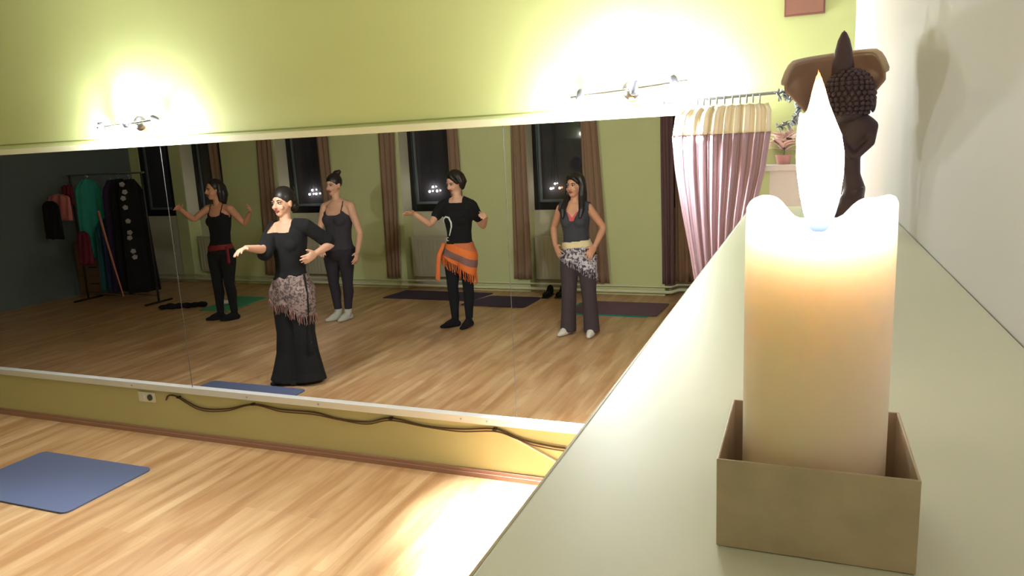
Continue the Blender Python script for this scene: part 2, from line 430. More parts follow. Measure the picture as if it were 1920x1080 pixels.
def window_curtain(x0t, x1t, x0b, x1b, zb, lab, m, y=YF - 0.045):
    cx = (x0b + x1b) / 2
    o = obj('window_curtain', curtain_sheet(BM(), lambda v: x0t + (x0b - x0t) * v - cx, lambda v: x1t + (x1b - x1t) * v - cx, 0, 2.56, zb, max(2, (x1t - x0t) / 0.07), 0.022, 30, 20), m, solid=0.004)
    o.location = (cx, y, 0)
    tag(o, lab, 'curtain', group='curtains on the window wall')
G = M['curtain']
window_curtain(-8.26, -8.06, -8.24, -8.05, 0.2, 'brown curtain right behind the head of the woman with raised arms', G)
window_curtain(-7.34, -7.09, -7.46, -7.14, 0.145, 'brown curtain behind the face of the leading dancer', G)
window_curtain(-6.32, -6.12, -6.30, -6.10, 0.145, 'brown curtain hanging at the right edge of the window behind the hair bun', G)
window_curtain(-5.32, -5.06, -5.36, -5.13, 0.145, 'brown curtain left of the outstretched hand of the t-shirt woman', G)
window_curtain(-4.31, -4.16, -4.30, -4.14, 0.145, 'brown curtain above the head of the woman in the black t-shirt', G)
window_curtain(-3.41, -3.24, -3.47, -3.21, 0.17, 'brown curtain left of the window behind the vest woman', G)
window_curtain(-2.53, -2.35, -2.50, -2.20, 0.145, 'brown curtain flaring behind the elbow of the woman in the vest', G)
window_curtain(-1.575, -1.43, -1.565, -1.42, 0.15, 'dark plum curtain in the mirror left of the mauve curtain', M['curtain_plum'])
window_curtain(-1.43, -1.08, -1.43, -1.06, 0.16, 'light brown curtain in the corner niche, half hidden by the mauve curtain', mat('tan_curtain_cloth', (140, 108, 82), 0.9, var=0.1, scale=20), y=YF + 0.08)

# ------------------------------------------------------------------ mirror trim, wires, socket
t = thing('long_mirror', 'long wall mirror with a bright silver bottom rail and cream top strip', 'mirror', (-5.2, 0, 0.35))
b = BM(); box(b, XL + 5.2, MX + 5.2, -0.022, 0.034, 0.0, 0.018); box(b, XL + 5.2, MX + 5.2, -0.026, -0.020, -0.022, 0.022)
obj('bottom_rail', b, M['silver'], t, smooth=False, bevel=0.002)
b = BM(); box(b, XL + 5.2, MX + 5.2, -0.014, 0.034, 1.606, 1.642)
obj('top_rail', b, M['cream'], t, smooth=False)
obj('end_rail', box(BM(), MX + 5.19, MX + 5.205, -0.014, 0.034, 0.0, 1.615), M['silver'], t, smooth=False)
for x in (-3.78, -1.45):
    obj('seam', box(BM(), x + 5.2 - 0.0008, x + 5.2 + 0.0008, 0.0, 0.004, 0.018, 1.606), M['seam'], t, smooth=False)
for x in (-4.3, -3.3, -2.75, -1.78, -1.62): obj('screw', ball(BM(), (x + 5.2, -0.027, 0.0), 0.006, 8, 6), M['chrome'], t)

o = obj('wall_wire', tube(BM(), [(XL + 0.1, -0.006, 2.03), (-4.6, -0.006, 2.022), (-3.0, -0.006, 2.012), (-1.4, -0.006, 2.012), (-0.6, -0.006, 2.02)], 0.004, 6), M['grey_wire'])
tag(o, 'thin wire strung along the green wall just above the mirror', 'wire')

def cable(bm, pts, r, n=10):
    out = []
    P = [pts[0]] + pts + [pts[-1]]
    for i in range(1, len(P) - 2):
        for k in range(n):
            s = k / n
            p = [0.5 * ((2 * P[i][j]) + (-P[i - 1][j] + P[i + 1][j]) * s + (2 * P[i - 1][j] - 5 * P[i][j] + 4 * P[i + 1][j] - P[i + 2][j]) * s * s + (-P[i - 1][j] + 3 * P[i][j] - 3 * P[i + 1][j] + P[i + 2][j]) * s ** 3) for j in range(3)]
            out.append(p)
    out.append(pts[-1])
    return tube(bm, out, r, 6)
cz = [(-4.02, 0.262), (-3.985, 0.297), (-3.90, 0.292), (-3.72, 0.232), (-3.50, 0.245), (-3.27, 0.298), (-3.05, 0.283), (-2.80, 0.287), (-2.62, 0.262), (-2.42, 0.262), (-2.25, 0.302), (-2.02, 0.277), (-1.8, 0.28), (-1.58, 0.303), (-1.46, 0.268), (-1.35, 0.246), (-1.14, 0.234), (-0.9, 0.25)]
t = thing('wall_cable', 'brown cable sagging between clips under the mirror', 'cable', (-2.6, 0, 0.28))
b = BM(); cable(b, [(x + 2.6, -0.010, z - 0.28) for x, z in cz], 0.0055)
cable(b, [(x + 2.6, -0.016, z - 0.28 - (0.012 if i % 3 else 0.003)) for i, (x, z) in enumerate(cz[2:])], 0.004)
obj('cord', b, M['cable'], t)
for x, z in ((-3.90, 0.292), (-3.27, 0.298), (-2.25, 0.302), (-1.58, 0.303)):
    obj('clip', box(BM(), x + 2.6 - 0.012, x + 2.6 + 0.012, -0.024, 0.0, z - 0.286, z - 0.272), M['black_plastic'], t, smooth=False, bevel=0.003)
o = obj('white_cord', tube(BM(), [(-1.56, -0.008, 0.298), (-1.44, -0.008, 0.25), (-1.19, -0.009, 0.135), (-1.0, -0.009, 0.06)], 0.0055, 8), M['white_plastic'])
tag(o, 'white cord slanting down the olive wall beside the ledge', 'cable')
t = thing('wall_socket', 'white double wall socket under the left part of the mirror', 'socket', (-4.197, 0, 0.268))
obj('plate', box(BM(), -0.075, 0.075, -0.012, 0, -0.036, 0.036), M['white_plastic'], t, smooth=False, bevel=0.004)
for s, nm in ((-1, 'outlet'), (1, 'outlet')):
    b = BM(); bmesh.ops.create_cone(b, cap_ends=True, segments=20, radius1=0.022, radius2=0.022, depth=0.01, matrix=Matrix.Translation((s * 0.036, -0.014, 0)) @ Matrix.Rotation(PI / 2, 4, 'X'))
    obj(nm, b, M['white_plastic'] if s < 0 else M['seam'], t, smooth=False)

# ------------------------------------------------------------------ lamps above the mirror
def spot_light(loc, aim, power, ang, blend=0.6, r=0.02, col=(0.95, 0.975, 1.0)):
    l = bpy.data.lights.new('spot_beam', 'SPOT'); l.energy = power; l.spot_size = ang; l.spot_blend = blend; l.shadow_soft_size = r; l.color = col
    o = bpy.data.objects.new('spot_beam', l); C.objects.link(o); o.location = loc
    o.rotation_euler = (V(aim) - V(loc)).to_track_quat('-Z', 'Y').to_euler()
def point_light(loc, power, r=0.02, col=(0.95, 0.975, 1.0)):
    l = bpy.data.lights.new('bulb_light', 'POINT'); l.energy = power; l.shadow_soft_size = r; l.color = col
    o = bpy.data.objects.new('bulb_light', l); C.objects.link(o); o.location = loc

def lamp(cx, cz, tilt, sgn, lab, heads, group):
    """sgn -1: in the room, +1: its unseen double, added behind the wall"""
    t = thing('wall_spotlight', lab, 'lamp', (cx, 0.0 if sgn < 0 else 0.03, cz), group=group)
    b = BM(); lathe(b, [(0.0, 0.0), (0.055, 0.0), (0.055, 0.010), (0.045, 0.03), (0.025, 0.042), (0, 0.046)], seg=24)
    bmesh.ops.rotate(b, verts=b.verts, matrix=Matrix.Rotation(-sgn * PI / 2, 3, 'X'))
    obj('mount', b, M['chrome'], t)
    obj('bar', tube(BM(), [(-0.27, sgn * 0.10, -0.27 * tilt), (0, sgn * 0.085, 0), (0.27, sgn * 0.10, 0.27 * tilt)], 0.006, 10), M['chrome'], t)
    obj('stem', tube(BM(), [(0, sgn * 0.04, 0), (0, sgn * 0.085, 0)], 0.008, 10), M['chrome'], t)
    for x, d in heads:
        d = V((d[0], d[1] * -sgn, d[2])).normalized()
        p = V((x, sgn * 0.10, x * tilt))
        h = tube(BM(), [p - d * 0.032, p - d * 0.02, p + d * 0.022, p + d * 0.03], [0.012, 0.019, 0.022, 0.024], 16, round_ends=False)
        ho = obj('spot_head', h, M['lamp_metal'], t)
        obj('bulb', tube(BM(), [p + d * 0.026, p + d * 0.034], [0.019, 0.014], 14), M['lamp_bulb'], ho)
    return t
M['lamp_bulb'] = emis('lamp_bulb_glow', (255, 252, 244), 40)
# (x offset, direction in the room: -y is into the room)
H1 = [(-0.235, (0.1, 0.25, -1)), (-0.03, (-0.6, 0.5, 0.5)), (0.22, (0.7, 0.35, -0.5))]
H2 = [(-0.225, (-0.1, -0.3, -1)), (0.03, (-0.05, 0.45, 1)), (0.215, (0.35, 0.0, -1))]
L1, L2 = (-3.90, 2.10), (-0.78, 2.085)
lamp(*L1, 0.05, -1, 'chrome three-spot wall lamp above the left part of the mirror', H1, 'chrome wall lamps')
lamp(*L2, 0.07, -1, 'chrome three-spot wall lamp above the mirror beside the mauve curtain', H2, 'chrome wall lamps')
lamp(*L1, 0.05, 1, 'unseen mirrored double of the left wall lamp, added to light the mirrored room', H1, 'mirrored wall lamps')  # unseen pair added behind the wall to light the mirrored side
lamp(*L2, 0.07, 1, 'unseen mirrored double of the right wall lamp, added to light the mirrored room', H2, 'mirrored wall lamps')
for s, k in ((-1, 0.9), (1, 0.58)):
    q = lambda x, y, z: (x, y * -s, z) if s > 0 else (x, y, z)
    # positions given for the room (y negative); mirrored for s > 0
    def Y(y): return y if s < 0 else -y + 0.03
    for cx, cz, e in ((L1[0], L1[1], 0.75 if s < 0 else 0.4), (L2[0], L2[1], 1.0)):
        point_light((cx - 0.23, Y(-0.15), cz - 0.07), 7.5 * k * e)
        point_light((cx - 0.02, Y(-0.13), cz + 0.09), 5 * k * e)
        point_light((cx + 0.25, Y(-0.15), cz - 0.05), 7.5 * k * e)
    spot_light((L2[0] - 0.23, Y(-0.13), L2[1] - 0.06), (-1.05, Y(-0.40), 0), (620 if s < 0 else 60), 0.85, 0.9)
    spot_light((L2[0] + 0.20, Y(-0.21), L2[1] - 0.05), (-0.50, Y(-0.125), 1.72), (42 if s < 0 else 8), 1.1, 0.9)
    f = 1.0 if s < 0 else 0.7
    spot_light((L2[0] - 0.1, Y(-0.16), L2[1]), (-2.4, Y(-3.0), 0.6), 70 * k * f, 1.9, 0.8, 0.03)
    spot_light((L1[0] + 0.1, Y(-0.16), L1[1]), (-3.4, Y(-3.0), 0.6), 70 * k * f * (1 if s < 0 else 0.7), 1.9, 0.8, 0.03)

# ------------------------------------------------------------------ floor things
def yoga_mat(name, corners, z, m, lab, r=0.05, th=0.006, group=None):
    cx = sum(p[0] for p in corners) / 4; cy = sum(p[1] for p in corners) / 4
    b = BM(); ring = []
    for i, p in enumerate(corners):
        a, c = V((*corners[i - 1], 0)), V((*corners[(i + 1) % 4], 0)); p = V((*p, 0))
        d0, d1 = (a - p).normalized(), (c - p).normalized()
        for k in range(6):
            s = k / 5; ring.append((p + d0 * r * (1 - s) ** 2 + d1 * r * s ** 2) - V((cx, cy, 0)))
    lo = [b.verts.new((p.x, p.y, 0)) for p in ring]; hi = [b.verts.new((p.x, p.y, th)) for p in ring]
    b.faces.new(list(reversed(lo))); b.faces.new(hi)
    n = len(ring)
    for k in range(n): b.faces.new((lo[k], lo[(k + 1) % n], hi[(k + 1) % n], hi[k]))
    o = obj(name, b, m, smooth=False, bevel=0.0015); o.location = (cx, cy, z)
    return tag(o, lab, 'mat', group)
yoga_mat('yoga_mat', [(-4.66, -1.06), (-3.69, -1.06), (-3.69, -0.468), (-4.66, -0.468)], 0.0, M['mat_blue'], 'blue mat on the floor at lower left in front of the mirror wall', th=0.01)
yoga_mat('yoga_mat', [(-4.66, 0.468), (-3.69, 0.468), (-3.69, 1.06), (-4.66, 1.06)], 0.0, M['mat_blue'], 'blue mat in the mirror just above the silver rail', th=0.01)
yoga_mat('yoga_mat', [(-5.07, 4.46), (-3.80, 4.46), (-3.70, 4.98), (-5.00, 4.98)], 0.0, M['mat_purple'], 'dark purple mat left of the legs of the t-shirt woman')
yoga_mat('yoga_mat', [(-3.84, 4.22), (-3.0, 4.22), (-2.98, 4.78), (-3.66, 4.78)], 0.007, M['mat_purple'], 'dark purple mat right of the legs of the t-shirt woman')
yoga_mat('yoga_mat', [(-2.44, 4.00), (-1.52, 4.00), (-1.52, 4.6), (-2.44, 4.6)], 0.0, M['mat_teal'], 'teal mat peeping out under the mauve mat')
yoga_mat('yoga_mat', [(-2.40, 4.05), (-1.44, 4.05), (-1.40, 4.68), (-2.40, 4.68)], 0.0065, M['mat_mauve'], 'mauve mat behind the feet of the woman with the zebra scarf')
yoga_mat('yoga_mat', [(-7.08, 3.36), (-6.62, 3.42), (-6.70, 4.24), (-7.2, 4.24)], 0.0, M['mat_green'], 'green mat behind the feet of the woman with raised arms')
b = BM()
for i in range(9):
    s = i / 8
    ball(b, (-0.22 + 0.44 * s, -0.06 + 0.26 * s + 0.03 * math.sin(i * 2.1), 0.03), (0.075 - 0.03 * s, 0.06, 0.030 + 0.012 * math.sin(i * 1.7) ** 2), 10, 7)
o = obj('crumpled_garment', fuse(b, 0.012, 3), M['black_cloth']); o.location = (-7.42, 3.42, 0.0)
tag(o, 'crumpled black garment lying at the end of the green mat', 'clothing')
b = BM(); ball(b, (0, 0, 0.03), (0.07, 0.05, 0.03), 12, 8); ball(b, (0.05, 0.02, 0.028), (0.05, 0.05, 0.026), 12, 8)
o = obj('folded_cloth', fuse(b, 0.01, 2), M['white_sock']); o.location = (-6.98, 3.74, 0.006)
tag(o, 'small white cloth on the green mat', 'cloth')
for k, (x, y, lab) in enumerate(((-2.94, 4.90, 'black shoe on the floor left of the other one by the radiator'), (-2.78, 4.93, 'black shoe on the floor nearer to the legs of the vest woman'))):
    t = thing('shoe', lab, 'shoe', (x, y, 0), group='black shoes by the wall')
    b = BM(); ball(b, (0, 0.07, 0.05), (0.045, 0.07, 0.05)); ball(b, (0, -0.06, 0.035), (0.05, 0.09, 0.035)); ball(b, (0, 0.09, 0.08), (0.042, 0.05, 0.05))
    obj('upper', fuse(b, 0.01, 3), M['black_cloth'], t)
    obj('sole', box(BM(), -0.045, 0.045, -0.14, 0.13, 0.0, 0.016), M['black_plastic'], t, bevel=0.006)

# ------------------------------------------------------------------ clothes rack at the far left of the mirror
RK = V((-8.72, 3.68, 0))
t = thing('clothes_rack', 'black clothes rack loaded with costumes at the left of the mirror', 'clothes rack', RK)
for s in (-1, 1): obj('foot_bar', tube(BM(), [(s * 0.66, -0.22, 0.0141), (s * 0.66, 0.22, 0.0141)], 0.014, 8), M['black_plastic'], t)
for s in (-1, 1): obj('post', tube(BM(), [(s * 0.66, 0, 0.03), (s * 0.66, 0, 1.74)], 0.014, 10), M['black_plastic'], t)
obj('rail', tube(BM(), [(-0.70, 0, 1.74), (0.70, 0, 1.74)], 0.014, 10), M['chrome'], t)
obj('lower_bar', tube(BM(), [(-0.66, 0, 0.10), (0.66, 0, 0.10)], 0.010, 10), M['chrome'], t)
def hanging(name, x, y, zt, zb, wt, wb, m, lab, depth=0.05, neck=0.0, waves=3, yaw=0.0, hook=True, cat='clothing'):
    o = thing(name, lab, cat, (x, y, 0), group='clothes hanging on the rack')
    o.rotation_euler = (0, 0, yaw)
    b = BM(); seg = 40; rings = []
    nv = 14
    for j in range(nv + 1):
        v = j / nv; z = zt + (zb - zt) * v
        w = wt + (wb - wt) * v
        if v < 0.12: w *= 0.35 + 0.65 * (v / 0.12) ** 0.6
        ring = []
        for k in range(seg):
            a = 2 * PI * k / seg
            rr = 1 + 0.18 * v * math.sin(waves * 2 * a + j * 0.2)
            ring.append(b.verts.new((w * math.cos(a), depth * (0.5 + 0.7 * v) * math.sin(a) * rr + 0.012 * math.sin(7 * a + 3 * v), z + 0.015 * math.sin(5 * a) * v - (neck * max(0, -math.sin(a)) if v < 0.1 else 0))))
        rings.append(ring)
    for a, c in zip(rings, rings[1:]):
        for k in range(seg): b.faces.new((a[k], a[(k + 1) % seg], c[(k + 1) % seg], c[k]))
    b.faces.new(list(reversed(rings[0]))); b.faces.new(rings[-1])
    obj('fabric', b, m, o)
    if hook:
        h = BM(); cable(h, [(0, 0, zt - 0.01), (0, 0, zt + 0.02), (0.02, 0, zt + 0.035), (0.0, 0, zt + 0.052), (-0.02, 0, zt + 0.035)], 0.003, 5)
        obj('hanger_hook', h, M['chrome'], o)
    return o
y0 = RK.y
hanging('dress', -9.04, y0 - 0.02, 1.68, 0.62, 0.15, 0.18, M['teal_cloth'], 'teal dress hanging on the rack with bright sleeves', 0.045, yaw=0.9)
hanging('skirt', -8.99, y0 - 0.24, 1.00, 0.56, 0.10, 0.14, M['wine_cloth'], 'wine red skirt below the teal dress', 0.035, hook=False)
hanging('camisole_top', -9.36, y0 - 0.36, 1.42, 0.92, 0.14, 0.17, M['black_cloth'], 'black top hung in front of the pink one at the left end of the rack', 0.03)
hanging('blouse', -9.33, y0 - 0.24, 1.50, 1.16, 0.19, 0.20, M['pink_cloth'], 'pink blouse behind the black top', 0.03)
hanging('blouse', -9.27, y0 - 0.15, 1.62, 1.36, 0.09, 0.10, M['wine_cloth'], 'wine red blouse above the pink one', 0.022)
hanging('trousers', -8.88, y0 - 0.02, 1.10, 0.16, 0.10, 0.13, M['bluegreen_cloth'], 'blue green trousers hanging low on the rack', 0.03, hook=False, yaw=1.2)
hanging('trousers', -8.76, y0 - 0.02, 1.16, 0.16, 0.10, 0.12, M['blue_cloth'], 'dark blue trousers beside the rose coloured sash', 0.03, hook=False, yaw=1.25)
o = obj('rose_sash', tube(BM(), [(-8.66, y0 - 0.22, 1.25), (-8.60, y0 - 0.22, 0.9), (-8.53, y0 - 0.21, 0.5), (-8.46, y0 - 0.20, 0.13)], [0.022, 0.02, 0.016, 0.012], 10, flat=(V((0, 1, 0)), 0.5)), M['rose_stick'])
tag(o, 'long rose coloured sash hanging down the middle of the rack', 'sash', group='clothes hanging on the rack')
hanging('dress', -8.62, y0 + 0.0, 1.66, 0.16, 0.13, 0.17, M['violet_cloth'], 'dark violet long dress in the middle of the rack', 0.035, yaw=1.3)
hanging('dress', -8.47, y0 + 0.0, 1.67, 0.20, 0.14, 0.19, M['black_cloth'], 'plain black long dress right of the violet one', 0.038, yaw=1.3)
o = hanging('dress', -8.28, y0 + 0.0, 1.66, 0.16, 0.15, 0.21, M['black_cloth'], 'black dress with a row of pale fabric flowers at the rack end', 0.045, yaw=1.15)
fm = mat('pale_flower', (150, 146, 146), 0.8)
for i, (x, z) in enumerate(((-0.12, 1.60), (-0.10, 1.50), (-0.13, 1.42), (-0.12, 1.30), (-0.11, 1.12), (-0.11, 0.97), (-0.12, 0.90), (-0.10, 0.72), (-0.09, 0.64))):
    fl = BM(); ball(fl, (x, -0.07, z), (0.014, 0.012, 0.014), 8, 6)
    for k in range(5):
        a = 2 * PI * k / 5 + i
        ball(fl, (x + 0.02 * math.cos(a), -0.07, z + 0.02 * math.sin(a)), (0.019, 0.010, 0.016), 8, 6)
    obj('fabric_flower', fuse(fl, 0.004, 1), fm, o)
t = thing('cabinet', 'brown wooden drawer cabinet below the black hanging top', 'cabinet', (-9.53, 4.16, 0))
obj('body', box(BM(), -0.36, 0.34, -0.2, 0.2, 0.0, 0.78), M['oak'], t, smooth=False, bevel=0.005)
for z in (0.06, 0.30, 0.54):
    d = obj('drawer', box(BM(), -0.33, 0.31, -0.216, -0.2, z, z + 0.21), M['oak'], t, smooth=False, bevel=0.004)
    obj('handle', tube(BM(), [(-0.08, -0.232, z + 0.12), (0.08, -0.232, z + 0.12)], 0.008, 8), M['black_plastic'], d)

# ------------------------------------------------------------------ ledge, candle, statue, right corner
LZ = 1.663
t = thing('ledge', 'long pale ledge running from the lower edge of the picture to the wall corner', 'ledge', (0.0215, -2.7, LZ))
obj('top', box(BM(), -0.1555, 0.154, -1.3, 1.18, -0.028, 0.0), M['ledge'], t, smooth=False, bevel=0.0015)
obj('edge_band', box(BM(), -0.1572, -0.1556, -1.3, 1.18, -0.028, -0.0008), M['ledge_edge'], t, smooth=False)
struct('wall_ledge', box(BM(), -0.10, XR, -4.0, -1.54, 0.0, LZ - 0.0295), M['white_wall'], 'half-height wall carrying the pale ledge', 'wall')

t = thing('candle_box', 'square brushed tin box holding the lit candle', 'box', (0.0068, -3.206, LZ))
hw, th, hh = 0.0412, 0.0012, 0.0432
b = BM()
o_ = [(-hw, -hw), (hw, -hw), (hw, hw), (-hw, hw)]; i_ = [(-hw + th, -hw + th), (hw - th, -hw + th), (hw - th, hw - th), (-hw + th, hw - th)]
ob = [b.verts.new((*p, 0.0003)) for p in o_]; ot = [b.verts.new((*p, hh)) for p in o_]; it = [b.verts.new((*p, hh)) for p in i_]; ib = [b.verts.new((*p, 0.002)) for p in i_]
for k in range(4):
    n = (k + 1) % 4
    b.faces.new((ob[k], ob[n], ot[n], ot[k])); b.faces.new((ot[k], ot[n], it[n], it[k])); b.faces.new((it[k], it[n], ib[n], ib[k]))
b.faces.new(list(reversed(ob))); b.faces.new(ib)
obj('tin', b, M['tin'], t, smooth=False, bevel=0.0004)

m = bpy.data.materials.new('candle_wax'); m.use_nodes = True
bs = m.node_tree.nodes['Principled BSDF']
bs.inputs['Base Color'].default_value = rgb(255, 228, 212); bs.inputs['Roughness'].default_value = 0.45
bs.inputs['Subsurface Weight'].default_value = 1.0; bs.inputs['Subsurface Radius'].default_value = (1.0, 0.84, 0.72); bs.inputs['Subsurface Scale'].default_value = 0.055
M['wax'] = m
cd = thing('candle', 'thick cream pillar candle burning in the tin box', 'candle', (0.0062, -3.206, LZ + 0.0022))
def rim(th_, i):
    if i < 10: return 0.0
    c, s = abs(math.cos(th_)), math.sin(th_)
    q = min(1, max(0, (c - 0.28) / 0.45)); q = q * q * (3 - 2 * q)
    e = 0.0115 * q + 0.0012 * math.sin(5 * th_ + 1) * q
    return e * (1.0 if i < 14 else (0.75, 0.35, 0.0, 0.0, 0.0)[min(4, i - 14)])
R_ = 0.0323
prof = [(0, 0.0), (R_ - 0.001, 0.0), (R_, 0.001)] + [(R_, 0.135 * k / 7) for k in range(1, 8)]
prof += [(R_ - 0.0003, 0.1405), (R_ - 0.0012, 0.1425), (R_ - 0.003, 0.1432), (R_ - 0.0055, 0.1425), (R_ - 0.0085, 0.1405), (R_ - 0.0115, 0.1385), (0.015, 0.1365), (0.006, 0.136), (0, 0.136)]
obj('wax', lathe(BM(), prof, seg=64, fz=rim), M['wax'], cd)
wk = obj('wick', tube(BM(), [(0.0, 0, 0.134), (0.0003, 0, 0.1395), (0.0012, 0, 0.1445)], 0.0009, 8), mat('burnt_wick', (38, 28, 24), 0.9), cd)
m = bpy.data.materials.new('flame_glow'); m.use_nodes = True
nt = m.node_tree; bs = nt.nodes['Principled BSDF']; bs.inputs['Base Color'].default_value = (0, 0, 0, 1); bs.inputs['Specular IOR Level'].default_value = 0
tc = nt.nodes.new('ShaderNodeTexCoord'); sp = nt.nodes.new('ShaderNodeSeparateXYZ'); nt.links.new(tc.outputs['Object'], sp.inputs[0])
mr = nt.nodes.new('ShaderNodeMapRange'); mr.inputs['From Min'].default_value = 0.139; mr.inputs['From Max'].default_value = 0.2125; nt.links.new(sp.outputs['Z'], mr.inputs['Value'])
r1 = nt.nodes.new('ShaderNodeValToRGB'); els = r1.color_ramp.elements
els[0].position = 0.0; els[0].color = rgb(120, 140, 255); els[1].position = 1.0; els[1].color = rgb(255, 120, 60)
for p_, c_ in ((0.12, (170, 180, 255)), (0.22, (255, 236, 214)), (0.70, (255, 226, 190)), (0.90, (255, 160, 96))):
    e = els.new(p_); e.color = rgb(*c_)
r2 = nt.nodes.new('ShaderNodeValToRGB'); els = r2.color_ramp.elements
els[0].position = 0.0; els[0].color = (0.01, 0.01, 0.01, 1); els[1].position = 1.0; els[1].color = (0.012, 0.012, 0.012, 1)
for p_, c_ in ((0.12, 0.03), (0.25, 0.7), (0.6, 0.8), (0.86, 0.1)):
    e = els.new(p_); e.color = (c_, c_, c_, 1)
ml = nt.nodes.new('ShaderNodeMath'); ml.operation = 'MULTIPLY'; ml.inputs[1].default_value = 54.0
nt.links.new(mr.outputs[0], r1.inputs[0]); nt.links.new(mr.outputs[0], r2.inputs[0]); nt.links.new(r2.outputs[0], ml.inputs[0])
nt.links.new(r1.outputs[0], bs.inputs['Emission Color']); nt.links.new(ml.outputs[0], bs.inputs['Emission Strength'])
b = BM()
lathe(b, [(0, 0.1395), (0.003, 0.140), (0.0052, 0.143), (0.0068, 0.148), (0.0085, 0.156), (0.0098, 0.166), (0.0102, 0.175), (0.0092, 0.183), (0.0066, 0.190), (0.0042, 0.197), (0.0026, 0.204), (0.0012, 0.209), (0, 0.2125)], c=(0, 0, 0), seg=24)
for v in b.verts:
    k = max(0, (v.co.z - 0.16) / 0.05); v.co.x -= 0.0022 * k
tube(b, [(-0.004, 0, 0.165), (-0.0070, 0, 0.182), (-0.0092, 0, 0.1935)], [0.0056, 0.0040, 0.0007], 14)
obj('flame', fuse(b, 0.0008, 3), m, cd)

# statue
st = thing('statue', 'dark figurine with a curly pointed head before a glossy brown hood, behind the flame', 'statue', (0.07, -1.95, LZ + 0.001))
zz = lambda z: z - LZ
b = BM()
loft(b, [((0.002, 0, 0.002), 0.028, 0.03, 0), ((0.006, 0, 0.02), 0.030, 0.03, 0), ((0.016, -0.004, 0.05), 0.022, 0.024, 0), ((0.020, -0.006, 0.072), 0.020, 0.024, 0), ((0.014, 0, 0.10), 0.016, 0.018, 0),
         ((0.012, 0, 0.13), 0.017, 0.017, 0), ((0.014, 0, 0.16), 0.022, 0.02, 0), ((0.02, 0, 0.185), 0.036, 0.022, 0), ((0.016, 0, 0.205), 0.034, 0.022, 0), ((0.010, 0, 0.222), 0.018, 0.018, 0)], 18)
tube(b, [(0.048, 0, 0.192), (0.044, -0.016, 0.16), (0.02, -0.026, 0.135)], [0.011, 0.009, 0.007], 10)
tube(b, [(-0.010, 0, 0.192), (-0.008, -0.016, 0.16), (0.010, -0.026, 0.135)], [0.011, 0.009, 0.007], 10)
tube(b, [(0.006, -0.01, 0.05), (0.026, -0.026, 0.07), (0.022, -0.012, 0.02)], [0.014, 0.013, 0.009], 10)
for v in b.verts: v.co.z += 0.0015
obj('body', fuse(b, 0.0028, 2), M['bronze'], st)
hd = BM(); ball(hd, (0.004, 0, 0.252), (0.044, 0.046, 0.050), 24, 16); ball(hd, (0.004, -0.002, 0.225), (0.030, 0.036, 0.028), 18, 12)
for s in (-1, 1): ball(hd, (0.004 + s * 0.043, 0.0, 0.238), (0.006, 0.010, 0.020), 10, 8)
hobj = obj('head', hd, M['bronze'], st)
cu = BM()
for j in range(-4, 7):
    ph = 0.06 + j * 0.19; n = max(6, int(26 * math.cos(ph)))
    for k in range(n):
        a = 2 * PI * (k + 0.5 * (j % 2)) / n
        if j < 1 and math.sin(a) > 0.35: continue
        ball(cu, (0.004 + 0.0445 * math.cos(ph) * math.cos(a), 0.0465 * math.cos(ph) * math.sin(a), 0.252 + 0.0505 * math.sin(ph)), 0.0052, 8, 6)
obj('curls', cu, M['bronze'], hobj)
obj('topknot', lathe(BM(), [(0, 0.29), (0.021, 0.292), (0.020, 0.312), (0.017, 0.328), (0.0155, 0.340), (0.011, 0.358), (0.005, 0.371), (0, 0.376)], c=(-0.009, 0, 0), seg=20), M['bronze'], hobj)
def hood(u, v):
    q = 2 * u - 1
    hwid = 0.091 * (1 - 0.66 * max(0, v - 0.22) ** 0.9 / 0.8)
    top = 0.336 + 0.006 * q - 0.014 * (1 - v) * abs(q) ** 3 - 0.030 * max(0, abs(q) - 0.8) / 0.2 * max(0, abs(q) - 0.8) / 0.2
    z = top + (0.190 - top) * v
    return V((-0.025 + 0.006 * v + hwid * q, 0.078 - 0.085 * abs(q) ** 2.4 * (1 - 0.3 * v) + 0.012 * v, z))
obj('hood', grid(BM(), hood, 32, 20), M['brown_gloss'], st, solid=0.006)
b = BM(); tube(b, [hood(i / 32, 0.0) for i in range(33)], 0.0065, 10)
obj('hood_rim', b, mat('lit_rim_glaze', (206, 184, 168), 0.2), st)  # lighter than the hood's brown: the lit band along the rim, painted in
obj('hood_stem', tube(BM(), [(-0.024, 0.085, 0.20), (-0.01, 0.07, 0.12), (0.0, 0.045, 0.020)], [0.03, 0.012, 0.016], 14), M['brown_gloss'], st)

